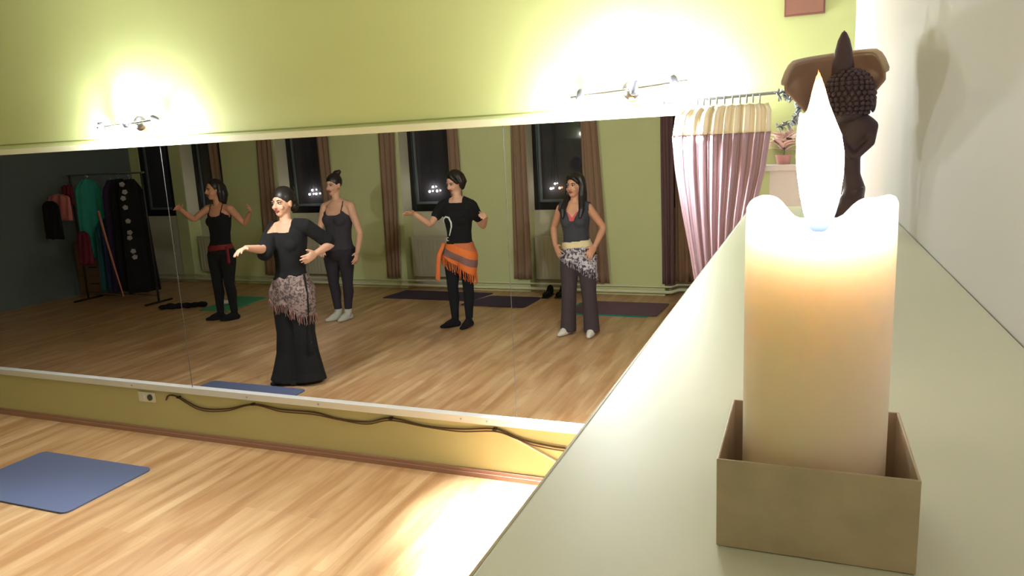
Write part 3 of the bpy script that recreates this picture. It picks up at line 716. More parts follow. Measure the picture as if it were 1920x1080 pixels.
# white shelf unit with a pink plant, in the corner beyond the curtain
t = thing('shelf_unit', 'white shelf unit on the corner wall right of the mauve curtain', 'shelf', (0.0, -0.05, 0.0))
obj('top_board', box(BM(), -0.182, XR - 0.002, -0.045, 0.045, 1.690, 1.716), M['white_board'], t, smooth=False, bevel=0.003)
obj('body', box(BM(), -0.150, XR - 0.002, -0.035, 0.045, 0.0, 1.690), M['white_board'], t, smooth=False)
pt = thing('potted_plant', 'pink leafy plant in a small pot on the white corner shelf', 'plant', (-0.095, -0.055, 1.716))
obj('pot', lathe(BM(), [(0, 0), (0.026, 0), (0.034, 0.038), (0.036, 0.042), (0.030, 0.042), (0.028, 0.034), (0, 0.034)], seg=20), M['pot'], pt)
def leaf(bm, base, d, L, w, curl=0.3):
    d = V(d).normalized(); s, up = frame_of(d); up = -up if up.z < 0 else up
    g = []
    for j in range(7):
        v = j / 6; ww = w * math.sin(PI * min(1, 0.08 + v * 0.92)) ** 0.8 * (1 if j < 6 else 0)
        c = V(base) + d * (L * v) + V((0, 0, -curl * L * v * v))
        g.append([bm.verts.new(c - s * ww + up * 0.12 * ww), bm.verts.new(c), bm.verts.new(c + s * ww + up * 0.12 * ww)] if j < 6 else [bm.verts.new(c)])
    for a, c in zip(g, g[1:]):
        if len(c) == 3:
            bm.faces.new((a[0], a[1], c[1], c[0])); bm.faces.new((a[1], a[2], c[2], c[1]))
        else:
            bm.faces.new((a[0], a[1], c[0])); bm.faces.new((a[1], a[2], c[0]))
b = BM()
rnd = random.Random(3)
for k in range(30):
    a = 2 * PI * k / 30 * 3.0 + rnd.uniform(-0.2, 0.2)
    leaf(b, (0.006 * math.cos(a), 0.006 * math.sin(a), 0.06 + 0.002 * k), (math.cos(a), math.sin(a) * 0.8, rnd.uniform(0.1, 1.3)), rnd.uniform(0.065, 0.105), rnd.uniform(0.020, 0.030), rnd.uniform(0.1, 0.4))
obj('leaves', b, M['pink_leaf'], pt, solid=0.0012)
obj('stem', tube(BM(), [(0, 0, 0.03), (0.002, 0, 0.06), (0, 0, 0.09)], 0.004, 8), M['stem'], pt)

# mauve curtain on its rod
t = thing('curtain_rod', 'metal curtain rod with rings above the mauve curtain', 'curtain rod', (-0.30, -0.13, 2.015))
obj('rod', tube(BM(), [(-0.30, 0, -0.004), (0.25, 0, 0.010)], 0.007, 10), M['iron'], t)
for s, x in ((-1, -0.24), (1, 0.22)):
    b = BM(); tube(b, [(x, 0, 0.002), (x, 0.13, 0.002)], 0.006, 8); tube(b, [(x, 0.122, 0.002), (x, 0.13, 0.002)], 0.022, 14, round_ends=False)
    obj('bracket', b, M['iron'], t)
for x in (-0.30, 0.25): obj('finial', ball(BM(), (x, 0, 0.002), 0.014, 12, 8), M['iron'], t)
for k in range(13):
    x = -0.22 + k * 0.03
    if k > 11: x = 0.185
    b = BM(); n = 20
    tube(b, [(x + 0.004 * math.sin(k), 0.017 * math.cos(2 * PI * i / n), -0.010 + 0.017 * math.sin(2 * PI * i / n)) for i in range(n + 1)], 0.0028, 6, caps=False)
    obj('ring', b, M['iron'], t)
ct = thing('door_curtain', 'gathered mauve curtain with a cream top band right of the mirror', 'curtain', (-0.35, -0.125, 0.0))
def cl(z):   # left and right edge of the drape by height
    pts = [(1.985, -0.515, -0.165), (1.95, -0.55, -0.150), (1.86, -0.566, -0.152), (1.70, -0.555, -0.172), (1.5, -0.525, -0.215), (1.2, -0.472, -0.27), (0.95, -0.43, -0.29), (0.6, -0.46, -0.25), (0.02, -0.50, -0.2)]
    for a, c in zip(pts, pts[1:]):
        if c[0] <= z <= a[0]:
            s = (a[0] - z) / (a[0] - c[0]); return a[1] + (c[1] - a[1]) * s + 0.35, a[2] + (c[2] - a[2]) * s + 0.35
    return pts[0][1] + 0.35, pts[0][2] + 0.35
def drape(zt, zb, nv, amp, nf=9.0):
    def f(u, v):
        z = zt + (zb - zt) * v; a, c = cl(z)
        ph = 2 * PI * nf * u + 0.5 * math.sin(4 * u + 2.0 * z)
        return V((a + (c - a) * u + 0.006 * math.sin(ph * 2), amp * math.sin(ph) * (0.8 if z > 1.5 else 1.0) + 0.004 * math.sin(2.7 * ph), z + (0.004 * math.sin(ph) if v == 0 else 0)))
    return grid(BM(), f, 150, nv)
obj('top_band', drape(1.983, 1.862, 8, 0.010), M['cur_cream'], ct, solid=0.003)
obj('drape', drape(1.862, 0.02, 50, 0.010), M['cur_mauve'], ct, solid=0.003)
# leafy metal ornament at the rod end
t = thing('hanging_garland', 'grey metal leaf garland hanging at the right end of the curtain rod', 'ornament', (-0.078, -0.165, 1.932))
b = BM(); stem_pts = [(-0.045, 0, 0.085), (0.0, 0, 0.09), (0.035, 0, 0.06), (0.045, 0, 0.02), (0.03, 0, -0.02), (-0.005, 0, -0.045), (-0.045, 0, -0.055)]
cable(b, stem_pts, 0.003, 6); obj('stem', b, M['iron'], t)
b = BM(); cable(b, [(0.0, 0.0, 0.088), (0.0, 0.012, 0.105), (0.0, 0.034, 0.107), (0.0, 0.046, 0.098)], 0.002, 5); obj('hook', b, M['iron'], t)
b = BM(); rnd = random.Random(5)
for i in range(90):
    k = rnd.random() * (len(stem_pts) - 1.001); i0 = int(k); p = lerp(stem_pts[i0], stem_pts[i0 + 1], k - i0)
    leaf(b, p, (rnd.uniform(-1, 1), rnd.uniform(-0.7, 0.4), rnd.uniform(-1, 0.7)), rnd.uniform(0.018, 0.038), rnd.uniform(0.005, 0.009), 0.2)
obj('leaves', b, M['iron'], t, solid=0.0012)
t = thing('picture', 'small terracotta coloured picture high on the green wall at the top right', 'picture', (-0.025, 0, 2.49))
obj('frame', box(BM(), -0.082, 0.082, -0.016, 0, -0.146, 0.146), M['picture_frame'], t, smooth=False, bevel=0.003)
obj('print', box(BM(), -0.074, 0.074, -0.018, -0.0155, -0.138, 0.138), M['terracotta'], t, smooth=False)

# ------------------------------------------------------------------ people
def nrm(v): return V(v).normalized()

class Person:
    def __init__(s, J, hair_yaw=0.0, pitch=0.0, k=1.0, kl=1.0, bust=0.05, foot=None, roll=0.0):
        s.J = {n: V(p) for n, p in J.items() if n != 'base'}; s.k = k; s.kl = kl; s.bust = bust; s.foot = foot
        s.yaw = hair_yaw; s.pitch = pitch; s.roll = roll
        J = s.J
        s.S = (J['sa'] + J['sb']) / 2; s.hips = (J['ha'] + J['hb']) / 2
        d = J['sb'] - J['sa']; s.syaw = math.atan2(d.y, d.x)
        s.f = V((-math.sin(s.yaw) * math.cos(pitch), -math.cos(s.yaw) * math.cos(pitch), -math.sin(pitch)))
        s.r = V((math.cos(s.yaw), -math.sin(s.yaw), 0)) ; s.u = s.r.cross(-s.f) * -1
        s.u = (s.f.cross(s.r)); s.u = s.u if s.u.z > 0 else -s.u
        s.hc = V(J['head']) + V((0, 0.012, 0.0))
    def hp(s, x, y, z):                      # head space: x right, y forward, z up
        return s.hc + s.r * x + s.f * y + s.u * z
    def rot(s):
        return Matrix((s.r, -s.f, s.u)).transposed()
    def torso(s, b, inf=0.0, top=None):
        J = s.J; k = s.k; W = J['waist']; P = J['pelvis']; S = s.S; N = J['neck']; H = s.hips; e = inf
        secs = [(H + V((0, 0, -0.075)), 0.085 * k + e, 0.065 * k + e, 0), (H + V((0, 0.005, -0.02)), 0.155 * k + e, 0.098 * k + e, 0), (H + V((0, 0.005, 0.03)), 0.162 * k + e, 0.104 * k + e, 0),
                (P + V((0, 0, 0.035)), 0.140 * k + e, 0.092 * k + e, 0), (lerp(P, W, 0.9), 0.120 * k + e, 0.083 * k + e, 0)]
        for t_, w, d in ((0.22, 0.119, 0.085), (0.45, 0.132, 0.094), (0.68, 0.141, 0.100), (0.86, 0.140, 0.088), (0.97, 0.125, 0.068)):
            c = lerp(W, S, t_); secs.append((c, w * k + e, d * k + e, s.syaw * t_))
        secs += [(lerp(S, N, 0.45) + V((0, 0.005, 0.01)), 0.085 * k + e, 0.055 * k + e, s.syaw), (N + V((0, 0.008, 0.0)), 0.050 + e, 0.050 + e, s.syaw)]
        loft(b, secs, 24)
        for a in (-1, 1):                     # bust and seat
            c = lerp(W, S, 0.60) + V((a * 0.064 * k, -0.070 * k, 0))
            ball(b, c, (s.bust * 1.05 + e, s.bust * 0.85 + e, s.bust + e))
            ball(b, H + V((a * 0.068 * k, 0.055 * k, 0.0)), (0.085 * k + e, 0.07 * k + e, 0.085 * k + e))
        for n in ('sa', 'sb'):                # shoulder slopes
            tube(b, [lerp(N, J[n], 0.15) + V((0, 0.01, -0.005)), J[n] + V((0, 0.005, 0))], [0.044 + e, 0.045 + e], 14)
    def arm(s, b, n, inf=0.0, t0=0.0, t1=2.0):
        J = s.J; S, E, Wr = J['s' + n], J['e' + n], J['w' + n]; e = inf
        P = [(0, S, 0.046), (0.5, lerp(S, E, 0.5), 0.041), (0.93, lerp(S, E, 0.93), 0.034), (1.07, lerp(E, Wr, 0.07), 0.034), (1.3, lerp(E, Wr, 0.3), 0.0355), (1.7, lerp(E, Wr, 0.7), 0.028), (2.0, Wr, 0.0225)]
        kk = 0.5 + 0.5 * s.k
        sel = [(p, r * kk + e) for t_, p, r in P if t_ <= t1]
        nxt = [(t_, p, r) for t_, p, r in P if t_ > t1]
        if nxt and len(sel):
            lt = [q for q in P if q[0] <= t1][-1]; q = nxt[0]; f = (t1 - lt[0]) / (q[0] - lt[0])
            if f > 0.02: sel.append((lerp(lt[1], q[1], f), (lt[2] + (q[2] - lt[2]) * f) * kk + e))
        tube(b, [p for p, _ in sel], [r for _, r in sel], 14)
    def leg(s, b, n, inf=0.0, top=0.0):
        J = s.J; H, K, A = J['h' + n], J['k' + n], J['a' + n]; k = s.kl; e = inf
        sd = -1 if n == 'a' else 1
        H2 = H + V((-sd * 0.008, 0, 0.0))
        tube(b, [H2, lerp(H2, K, 0.3), lerp(H2, K, 0.7), K, lerp(K, A, 0.3) + V((0, 0.012, 0)), lerp(K, A, 0.65), A],
             [0.088 * k + e, 0.082 * k + e, 0.062 * k + e, 0.051 * k + e, 0.052 * k + e, 0.040 * k + e, 0.032 + e], 16)
    def foot_dir(s, n):
        if s.foot: return nrm(s.foot[0 if n == 'a' else 1])
        d = s.J['t' + n] - s.J['a' + n]; d.z = 0; return d.normalized()
    def footm(s, b, n, inf=0.0):
        A = s.J['a' + n]; d = s.foot_dir(n); e = inf
        g = V((A.x, A.y, 0.0))
        ball(b, g + V((0, 0, 0.034)) - d * 0.025, (0.030 + e, 0.034 + e, 0.034))
        tube(b, [A, g + V((0, 0, 0.055)) + d * 0.03, g + V((0, 0, 0.036)) + d * 0.095], [0.033 + e, 0.036 + e, 0.030 + e], 14)
        tube(b, [g + V((0, 0, 0.030)) - d * 0.02, g + V((0, 0, 0.028)) + d * 0.09, g + V((0, 0, 0.022)) + d * 0.150], [0.030 + e, 0.035 + e, 0.021 + e], 14, flat=(V((0, 0, 1)), 0.8))
    def head(s, b):
        J = s.J
        tube(b, [J['neck'] + V((0, 0.012, -0.04)), lerp(J['neck'], s.hc, 0.4) + V((0, 0.012, 0)), s.hp(0, -0.025, -0.05)], [0.052, 0.043, 0.044], 16)
        R = s.rot()
        ball(b, s.hp(0, -0.012, 0.025), (0.072, 0.090, 0.088), 20, 14, R)
        ball(b, s.hp(0, 0.020, -0.030), (0.058, 0.062, 0.070), 18, 12, R)
        ball(b, s.hp(0, 0.040, -0.078), (0.034, 0.032, 0.028), 14, 10, R)
        tube(b, [s.hp(0, 0.078, 0.012), s.hp(0, 0.090, -0.010), s.hp(0, 0.097, -0.026)], [0.009, 0.011, 0.013], 10)
        for a in (-1, 1):
            ball(b, s.hp(a * 0.012, 0.086, -0.029), 0.009, 8, 6)
            ball(b, s.hp(a * 0.036, 0.060, -0.030), (0.022, 0.016, 0.02), 10, 8, R)
            ball(b, s.hp(a * 0.030, 0.070, 0.020), (0.024, 0.010, 0.008), 10, 8, R)
            ball(b, s.hp(a * 0.074, -0.008, -0.005), (0.010, 0.018, 0.030), 10, 8, R)
    def hand(s, b, n, normal, thumb, curl=0.35, spread=0.12):
        """palm, four unequal fingers with two bends each and a thumb from the side of the palm"""
        Wr = s.J['w' + n]; d = nrm(s.J['f' + n] - Wr); t_ = V(thumb); t_ = (t_ - d * t_.dot(d)).normalized(); nn = d.cross(t_)
        if nn.dot(V(normal)) < 0: nn = -nn
        tube(b, [Wr - d * 0.01, Wr + d * 0.025, Wr + d * 0.078], [0.023, 0.033, 0.036], 14, flat=(nn, 0.48))
        for i, (o, L) in enumerate(((0.027, 0.070), (0.009, 0.078), (-0.009, 0.073), (-0.026, 0.058))):
            p = Wr + d * (0.082 - 0.004 * abs(i - 1)) + t_ * o
            dd = (d + t_ * spread * (1.2 - 0.8 * i)).normalized(); pts = [p - dd * 0.012, p]; c = curl * (0.7 + 0.15 * i)
            for seg_ in (0.45, 0.32, 0.23):
                dd = (dd + nn * c).normalized(); p = p + dd * (L * seg_); pts.append(p)
            tube(b, pts, [0.0098, 0.0095, 0.009, 0.0082, 0.0072], 8)
        p = Wr + d * 0.028 + t_ * 0.026; dd = (d * 0.75 + t_ * 0.8 + nn * 0.25).normalized()
        tube(b, [p - dd * 0.012, p + dd * 0.018, p + dd * 0.038 + d * 0.004, p + dd * 0.052 + d * 0.014], [0.013, 0.0115, 0.010, 0.008], 8)
    def face(s, root, lips=M['lip']):
        R = s.rot()
        for a in (-1, 1):
            e = obj('eye', ball(BM(), s.hp(a * 0.030, 0.0725, 0.004), (0.0135, 0.008, 0.0075), 12, 8, R), M['eye'], root)
            obj('iris', ball(BM(), s.hp(a * 0.030, 0.0782, 0.004), (0.0062, 0.0035, 0.0062), 10, 8, R), M['iris'], e)
            obj('eyelid', tube(BM(), [s.hp(a * 0.016, 0.079, 0.008), s.hp(a * 0.030, 0.081, 0.0125), s.hp(a * 0.045, 0.072, 0.007)], 0.0028, 8), M['brow'], root)
            obj('eyebrow', tube(BM(), [s.hp(a * 0.014, 0.083, 0.022), s.hp(a * 0.032, 0.081, 0.028), s.hp(a * 0.052, 0.066, 0.021)], [0.003, 0.0036, 0.002], 8), M['brow'], root)
        b = BM(); tube(b, [s.hp(-0.022, 0.071, -0.056), s.hp(-0.009, 0.080, -0.052), s.hp(0, 0.081, -0.0535), s.hp(0.009, 0.080, -0.052), s.hp(0.022, 0.071, -0.056)], [0.003, 0.0055, 0.005, 0.0055, 0.003], 8)
        tube(b, [s.hp(-0.020, 0.071, -0.059), s.hp(0, 0.080, -0.064), s.hp(0.020, 0.071, -0.059)], [0.003, 0.0065, 0.003], 8)
        obj('lips', b, lips, root)
    def body(s, root, m, hands, feet=True, voxel=0.0065):
        b = BM(); s.torso(b); s.head(b)
        for n in 'ab': s.arm(b, n); s.leg(b, n); s.footm(b, n)
        for n, args in hands.items(): s.hand(b, n, *args)
        return obj('body', fuse(b, voxel, 3), m, root)
    def hair_cap(s, b, back=0.022, up=0.016, grow=0.010):
        ball(b, s.hp(0, -0.012 - back, 0.025 + up), (0.072 + grow, 0.090 + grow * 0.6, 0.088 + grow * 0.5), 20, 14, s.rot())

def fringe(garment, zmax, L, step, r=0.003, rnd=random.Random(2), sway=0.01):
    """strands hanging from the lower open edge of a trimmed garment mesh"""
    e = bmesh.new(); e.from_mesh(garment)
    pts = [v.co.copy() for v in e.verts if v.is_boundary and v.co.z < zmax(v.co)]; e.free()
    c = sum(pts, V()) / len(pts)
    pts.sort(key=lambda p: math.atan2(p.y - c.y, p.x - c.x))
    b = BM(); last = None
    for p in pts:
        if last is None or (p - last).length > step:
            last = p; q = p + V(((p.x - c.x) * 0.03, (p.y - c.y) * 0.03, 0.004)); l = L * rnd.uniform(0.8, 1.15)
            tube(b, [q, q + V((rnd.uniform(-sway, sway), rnd.uniform(-sway, sway) * 0.5, -l * 0.5)), q + V((rnd.uniform(-sway, sway), rnd.uniform(-sway, sway) * 0.5, -l))], [r, r, r * 0.8], 5)
    return b

POSE = {
'lead': dict(base=(-3.884, 1.24, 0.0), head=(-0.007, 0, 1.49), neck=(0.003, 0, 1.323), sa=(-0.113, 0, 1.289), sb=(0.198, 0, 1.309), waist=(0.014, 0, 0.954), pelvis=(0.007, 0, 0.835), ha=(-0.089, 0, 0.775), hb=(0.102, 0, 0.775),
   aa=(-0.077, -0.03, 0.085), ab=(0.077, 0.02, 0.085), ta=(-0.15, -0.15, 0.02), tb=(0.0, -0.14, 0.02), ka=(-0.065, -0.03, 0.43), kb=(0.10, -0.012, 0.43), ea=(-0.049, -0.221, 1.147), wa=(-0.017, -0.449, 1.193), eb=(0.305, 0.18, 1.14), wb=(0.312, -0.051, 1.096), fa=(0.009, -0.606, 1.173), fb=(0.30, -0.204, 1.05)),
'left': dict(base=(-6.29, 3.07, 0.0), head=(-0.029, 0, 1.514), neck=(0.013, 0, 1.33), sa=(-0.133, 0, 1.307), sb=(0.187, 0, 1.303), waist=(-0.005, 0, 0.94), pelvis=(-0.019, 0, 0.835), ha=(-0.112, 0, 0.775), hb=(0.084, 0, 0.775),
   aa=(-0.09, -0.046, 0.085), ab=(0.089, -0.015, 0.085), ta=(-0.2, -0.15, 0.02), tb=(0.0, -0.14, 0.02), ka=(-0.078, -0.053, 0.43), kb=(0.082, -0.037, 0.43), ea=(-0.12, -0.249, 1.205), wa=(-0.101, -0.439, 1.342), eb=(0.219, 0.175, 1.10), wb=(0.384, 0.098, 1.249), fa=(-0.041, -0.579, 1.389), fb=(0.46, 0.012, 1.328)),
'bun': dict(base=(-4.857, 3.26, 0.0), head=(0.044, 0, 1.52), neck=(0.067, 0, 1.356), sa=(-0.087, 0, 1.288), sb=(0.244, 0, 1.295), waist=(0.062, 0, 0.94), pelvis=(0.046, 0, 0.835), ha=(-0.06, 0, 0.775), hb=(0.142, 0, 0.775),
   aa=(-0.054, 0.03, 0.085), ab=(0.055, 0.06, 0.085), ta=(-0.10, -0.161, 0.02), tb=(0.03, -0.154, 0.02), ka=(-0.058, -0.006, 0.43), kb=(0.105, 0.025, 0.43), ea=(-0.079, -0.137, 1.056), wa=(0.013, -0.272, 0.887), eb=(0.331, 0.013, 0.99), wb=(0.369, -0.127, 0.804), fa=(0.09, -0.382, 0.8), fb=(0.40, -0.22, 0.69)),
'tee': dict(base=(-3.337, 3.24, 0.0), head=(0.005, 0, 1.512), neck=(0.03, 0, 1.355), sa=(-0.133, 0, 1.287), sb=(0.187, 0, 1.282), waist=(0.032, 0, 0.94), pelvis=(0.025, 0, 0.835), ha=(-0.07, 0, 0.775), hb=(0.119, 0, 0.775),
   aa=(-0.074, 0.001, 0.085), ab=(0.075, 0.028, 0.085), ta=(-0.197, -0.10, 0.02), tb=(0.03, -0.11, 0.02), ka=(-0.067, -0.03, 0.43), kb=(0.105, -0.016, 0.43), ea=(-0.192, -0.196, 1.111), wa=(-0.274, -0.372, 1.243), eb=(0.242, 0.126, 1.05), wb=(0.359, -0.045, 1.161), fa=(-0.325, -0.523, 1.258), fb=(0.40, -0.183, 1.227)),
'vest': dict(base=(-2.028, 3.22, 0.0), head=(-0.023, 0, 1.451), neck=(-0.023, 0, 1.288), sa=(-0.163, 0, 1.245), sb=(0.107, 0, 1.246), waist=(-0.022, 0, 0.94), pelvis=(-0.007, 0, 0.835), ha=(-0.093, 0, 0.775), hb=(0.079, 0, 0.775),
   aa=(-0.12, -0.022, 0.085), ab=(0.12, -0.02, 0.085), ta=(-0.15, -0.12, 0.02), tb=(0.13, -0.12, 0.02), ka=(-0.097, -0.041, 0.43), kb=(0.102, -0.04, 0.43), ea=(-0.279, 0.098, 1.036), wa=(-0.205, -0.085, 0.888), eb=(0.231, 0.09, 1.041), wb=(0.188, -0.095, 0.882), fa=(-0.125, -0.20, 0.803), fb=(0.148, -0.225, 0.793)),
}
VX = 0.0085
def garment(name, root, m, bm, keep=None, solid=0.003, smooth=5, label=None):
    return obj(name, fuse(bm, VX, smooth, keep), m, root, solid=solid, label=label)

# --- the leading dancer ------------------------------------------------------
p = POSE['lead']
r = thing('person', 'woman in loose black top, printed hip scarf and flared black trousers, nearest in the mirror', 'person', p['base'], group='women dancing in the mirror')
P = Person(p, hair_yaw=0.05, k=0.96, bust=0.044)
P.body(r, M['skin_fair'], {'a': ((0.2, 0, -1), (1, 0, 0.3), 0.22, 0.22), 'b': ((-1, 0, -0.2), (0, -0.2, 1), 0.28)})
P.face(r)
b = BM(); P.torso(b, 0.013)
tube(b, [lerp(P.J['neck'], P.J['sa'], 0.7), P.J['sa'], lerp(P.J['sa'], P.J['ea'], 0.55), lerp(P.J['sa'], P.J['ea'], 0.98) + V((-0.01, 0.02, -0.03))], [0.055, 0.058, 0.058, 0.068], 16)
tube(b, [lerp(P.J['neck'], P.J['sb'], 0.7), P.J['sb'], lerp(P.J['sb'], P.J['eb'], 0.5), lerp(P.J['sb'], P.J['eb'], 0.85)], [0.055, 0.060, 0.058, 0.062], 16)
cx = P.J['neck'].x
garment('top', r, M['black_cloth'], b, lambda v: v.z > 0.855 and not (abs(v.x - cx) < 0.088 and v.z > 1.268))
b = BM()
for n, s in (('a', -1), ('b', 1)):
    H, K, A = P.J['h' + n], P.J['k' + n], P.J['a' + n]
    tube(b, [H + V((0, 0, 0.04)), lerp(H, K, 0.4), K, lerp(K, A, 0.5), V((A.x + s * 0.015, A.y - 0.01, 0.10)), V((A.x + s * 0.025, A.y - 0.02, 0.016))], [0.094, 0.092, 0.084, 0.098, 0.118, 0.134], 20, round_ends=False)
loft(b, [(P.hips + V((0, 0, -0.06)), 0.12, 0.10, 0), (P.hips + V((0, 0.005, 0)), 0.166, 0.112, 0), (P.J['pelvis'] + V((0, 0, 0.05)), 0.142, 0.096, 0)], 24)
garment('trousers', r, M['black_cloth'], b)
b = BM(); [P.footm(b, n, 0.006) for n in 'ab']
garment('shoes', r, M['black_cloth'], b, None, 0)
b = BM(); P.torso(b, 0.026); P.leg(b, 'a', 0.030); P.leg(b, 'b', 0.030)
sg = fuse(b, VX, 5, lambda v: 0.645 - 0.42 * (v.x - 0.0) < v.z + 0.012 * math.sin(v.x * 60) < 0.905 + 0.16 * v.x)
sc = obj('hip_scarf', sg, M['scarf_print'], r, solid=0.004)
obj('fringe', fringe(sg, lambda q: 0.76 - 0.42 * q.x, 0.07, 0.011), M['fringe_rose'], sc)
b = BM(); tube(b, [(0.165, -0.03, 0.92), (0.19, -0.05, 0.78), (0.195, -0.06, 0.62)], [0.009, 0.009, 0.008], 8)
tube(b, [(0.195, -0.06, 0.63), (0.20, -0.08, 0.46), (0.215, -0.09, 0.36)], [0.005, 0.005, 0.005], 6); tube(b, [(0.215, -0.09, 0.37), (0.22, -0.09, 0.29)], [0.010, 0.014], 8)
obj('tie_cord', fuse(b, 0.003, 1), M['black_cloth'], sc)
b = BM(); P.hair_cap(b, 0.010, 0.018, 0.010); ball(b, P.hp(0, -0.115, 0.0), (0.045, 0.045, 0.05)); ball(b, P.hp(0.03, -0.09, -0.03), (0.04, 0.045, 0.05))
obj('hair', fuse(b, 0.006, 3), M['hair'], r)

# --- woman with raised arms, left -------------------------------------------
p = POSE['left']
r = thing('person', 'woman in black camisole and leggings with red sash, both hands raised, nearest the rack', 'person', p['base'], group='women dancing in the mirror')
P = Person(p, hair_yaw=0.35, k=0.95, bust=0.056, foot=((-0.75, -0.65, 0), (-0.6, -0.75, 0)))
P.body(r, M['skin'], {'a': ((0.2, -0.3, -1), (0.6, 0, 0.6), 0.15, 0.2), 'b': ((-0.4, -1, 0), (-0.4, 0, 1), 0.3, 0.2)})
P.face(r)
cx = P.S.x
b = BM(); P.torso(b, 0.010)
garment('camisole', r, M['black_cloth'], b, lambda v: 0.84 < v.z < 1.225 + 0.045 * min(1, abs(v.x - cx) / 0.10) ** 3 - 1.2 * max(0, abs(v.x - cx) - 0.105) - (0.03 if v.y > 0 else 0) or (abs(abs(v.x - cx) - 0.086) < 0.009 and 1.2 < v.z < 1.36))
b = BM(); P.torso(b, 0.008); [P.leg(b, n, 0.007) for n in 'ab']
garment('leggings', r, M['black_cloth'], b, lambda v: 0.095 < v.z < 0.90)
b = BM(); [P.footm(b, n, 0.005) for n in 'ab']
garment('socks', r, M['black_cloth'], b, None, 0)
b = BM(); P.torso(b, 0.018)
garment('sash', r, M['red'], b, lambda v: 0.825 + 0.10 * v.x < v.z < 0.895 + 0.06 * v.x, 0.005)
b = BM(); tube(b, [(0.13, -0.06, 0.86), (0.155, -0.08, 0.80), (0.15, -0.08, 0.70)], [0.022, 0.018, 0.024], 10, flat=(V((0, 1, 0)), 0.5))
obj('sash_tail', b, M['red'], r)
b = BM(); P.hair_cap(b, 0.018, 0.014, 0.012)
for a in (-1, 1):
    tube(b, [P.hp(a * 0.070, -0.03, 0.06), P.hp(a * 0.080, -0.03, -0.03), P.hp(a * 0.078, -0.03, -0.12)], [0.03, 0.034, 0.022], 10)
tube(b, [P.hp(0, -0.09, 0.03), P.hp(0.01, -0.10, -0.06), P.hp(0.015, -0.095, -0.14)], [0.06, 0.062, 0.04], 12)
obj('hair', fuse(b, 0.006, 3), M['hair'], r)

# --- woman with the bun ------------------------------------------------------
p = POSE['bun']
r = thing('person', 'woman with hair bun, dark grey camisole and leggings and pale socks, behind the leading dancer', 'person', p['base'], group='women dancing in the mirror')
P = Person(p, hair_yaw=0.1, pitch=0.05, k=1.13, kl=1.0, bust=0.062, foot=((-0.45, -0.9, 0), (-0.15, -1, 0)))
P.body(r, M['skin_fair'], {'a': ((0, 0.6, -0.4), (1, 0, 0), 0.3), 'b': ((-1, 0, 0), (0, -1, 0.3), 0.4)})
P.face(r)
cx = P.S.x
b = BM(); P.torso(b, 0.010)
garment('camisole', r, M['charcoal'], b, lambda v: 0.82 < v.z < 1.205 + 0.045 * min(1, abs(v.x - cx) / 0.11) ** 3 - 1.2 * max(0, abs(v.x - cx) - 0.12) - (0.03 if v.y > 0 else 0) or (abs(abs(v.x - cx) - 0.10) < 0.008 and 1.18 < v.z < 1.36))
b = BM(); P.torso(b, 0.008); [P.leg(b, n, 0.008) for n in 'ab']
garment('leggings', r, M['legging'], b, lambda v: 0.125 < v.z < 0.88)
b = BM(); [P.footm(b, n, 0.007) for n in 'ab']
for n in 'ab': tube(b, [P.J['a' + n], P.J['a' + n] + V((0, 0, 0.035))], [0.043, 0.046], 14)
garment('socks', r, M['sock'], b, None, 0)
b = BM(); P.hair_cap(b, 0.009, 0.017, 0.008); ball(b, P.hp(0.012, -0.06, 0.125), (0.040, 0.042, 0.036)); ball(b, P.hp(0.04, -0.07, 0.14), 0.024)
obj('hair', fuse(b, 0.006, 3), M['hair'], r)

# --- woman in the black t-shirt ---------------------------------------------
p = POSE['tee']
r = thing('person', 'woman in black t-shirt with a white hook print, orange fringed hip scarf and black leggings', 'person', p['base'], group='women dancing in the mirror')
P = Person(p, hair_yaw=0.35, pitch=0.28, k=0.98, bust=0.052, foot=((-0.75, -0.7, 0), (-0.15, -1, 0)))
P.body(r, M['skin_fair'], {'a': ((0.1, -0.3, -1), (0.7, -0.2, 0.5), 0.12, 0.15), 'b': ((-1, -0.3, 0), (-0.5, -0.2, 0.6), 0.9, 0.08)})
P.face(r)
cx = P.J['neck'].x
b = BM(); P.torso(b, 0.013); [P.arm(b, n, 0.016, t1=0.55) for n in 'ab']
tg = fuse(b, VX, 5, lambda v: v.z > 0.855 and not (abs(v.x - cx) < 0.072 and v.z > 1.318))
tm = obj('t_shirt', tg, M['black_cloth'], r, solid=0.003)
e = bmesh.new(); e.from_mesh(tg); bvh = BVHTree.FromBMesh(e); e.free()
def on_front(x, z):
    h = bvh.ray_cast(V((x, -1.5, z)), V((0, 1, 0)))
    return (h[0] + V((0, -0.001, 0))) if h[0] is not None else V((x, -0.12, z))
hook = [(-0.085, 1.115), (-0.083, 1.155), (-0.055, 1.180), (-0.018, 1.170), (0.0, 1.125), (-0.004, 1.075), (-0.026, 1.020), (-0.040, 0.985)]
hp = []
for a, c in zip(hook, hook[1:]):
    for k in range(4): hp.append(on_front(a[0] + (c[0] - a[0]) * k / 4, a[1] + (c[1] - a[1]) * k / 4))
hp.append(on_front(*hook[-1]))
b = BM(); tube(b, hp, [0.005 + 0.004 * math.sin(PI * i / len(hp)) for i in range(len(hp))], 8)
q = on_front(-0.065, 0.945); tube(b, [q + V((0.017 * math.cos(2 * PI * i / 14), -0.001, 0.017 * math.sin(2 * PI * i / 14))) for i in range(15)], 0.0045, 8, caps=False)
obj('print', b, M['white_print'], tm)
b = BM(); P.torso(b, 0.008); [P.leg(b, n, 0.007) for n in 'ab']
garment('leggings', r, M['navy_cloth'], b, lambda v: 0.095 < v.z < 0.90)
b = BM(); [P.footm(b, n, 0.005) for n in 'ab']
garment('socks', r, M['black_cloth'], b, None, 0)
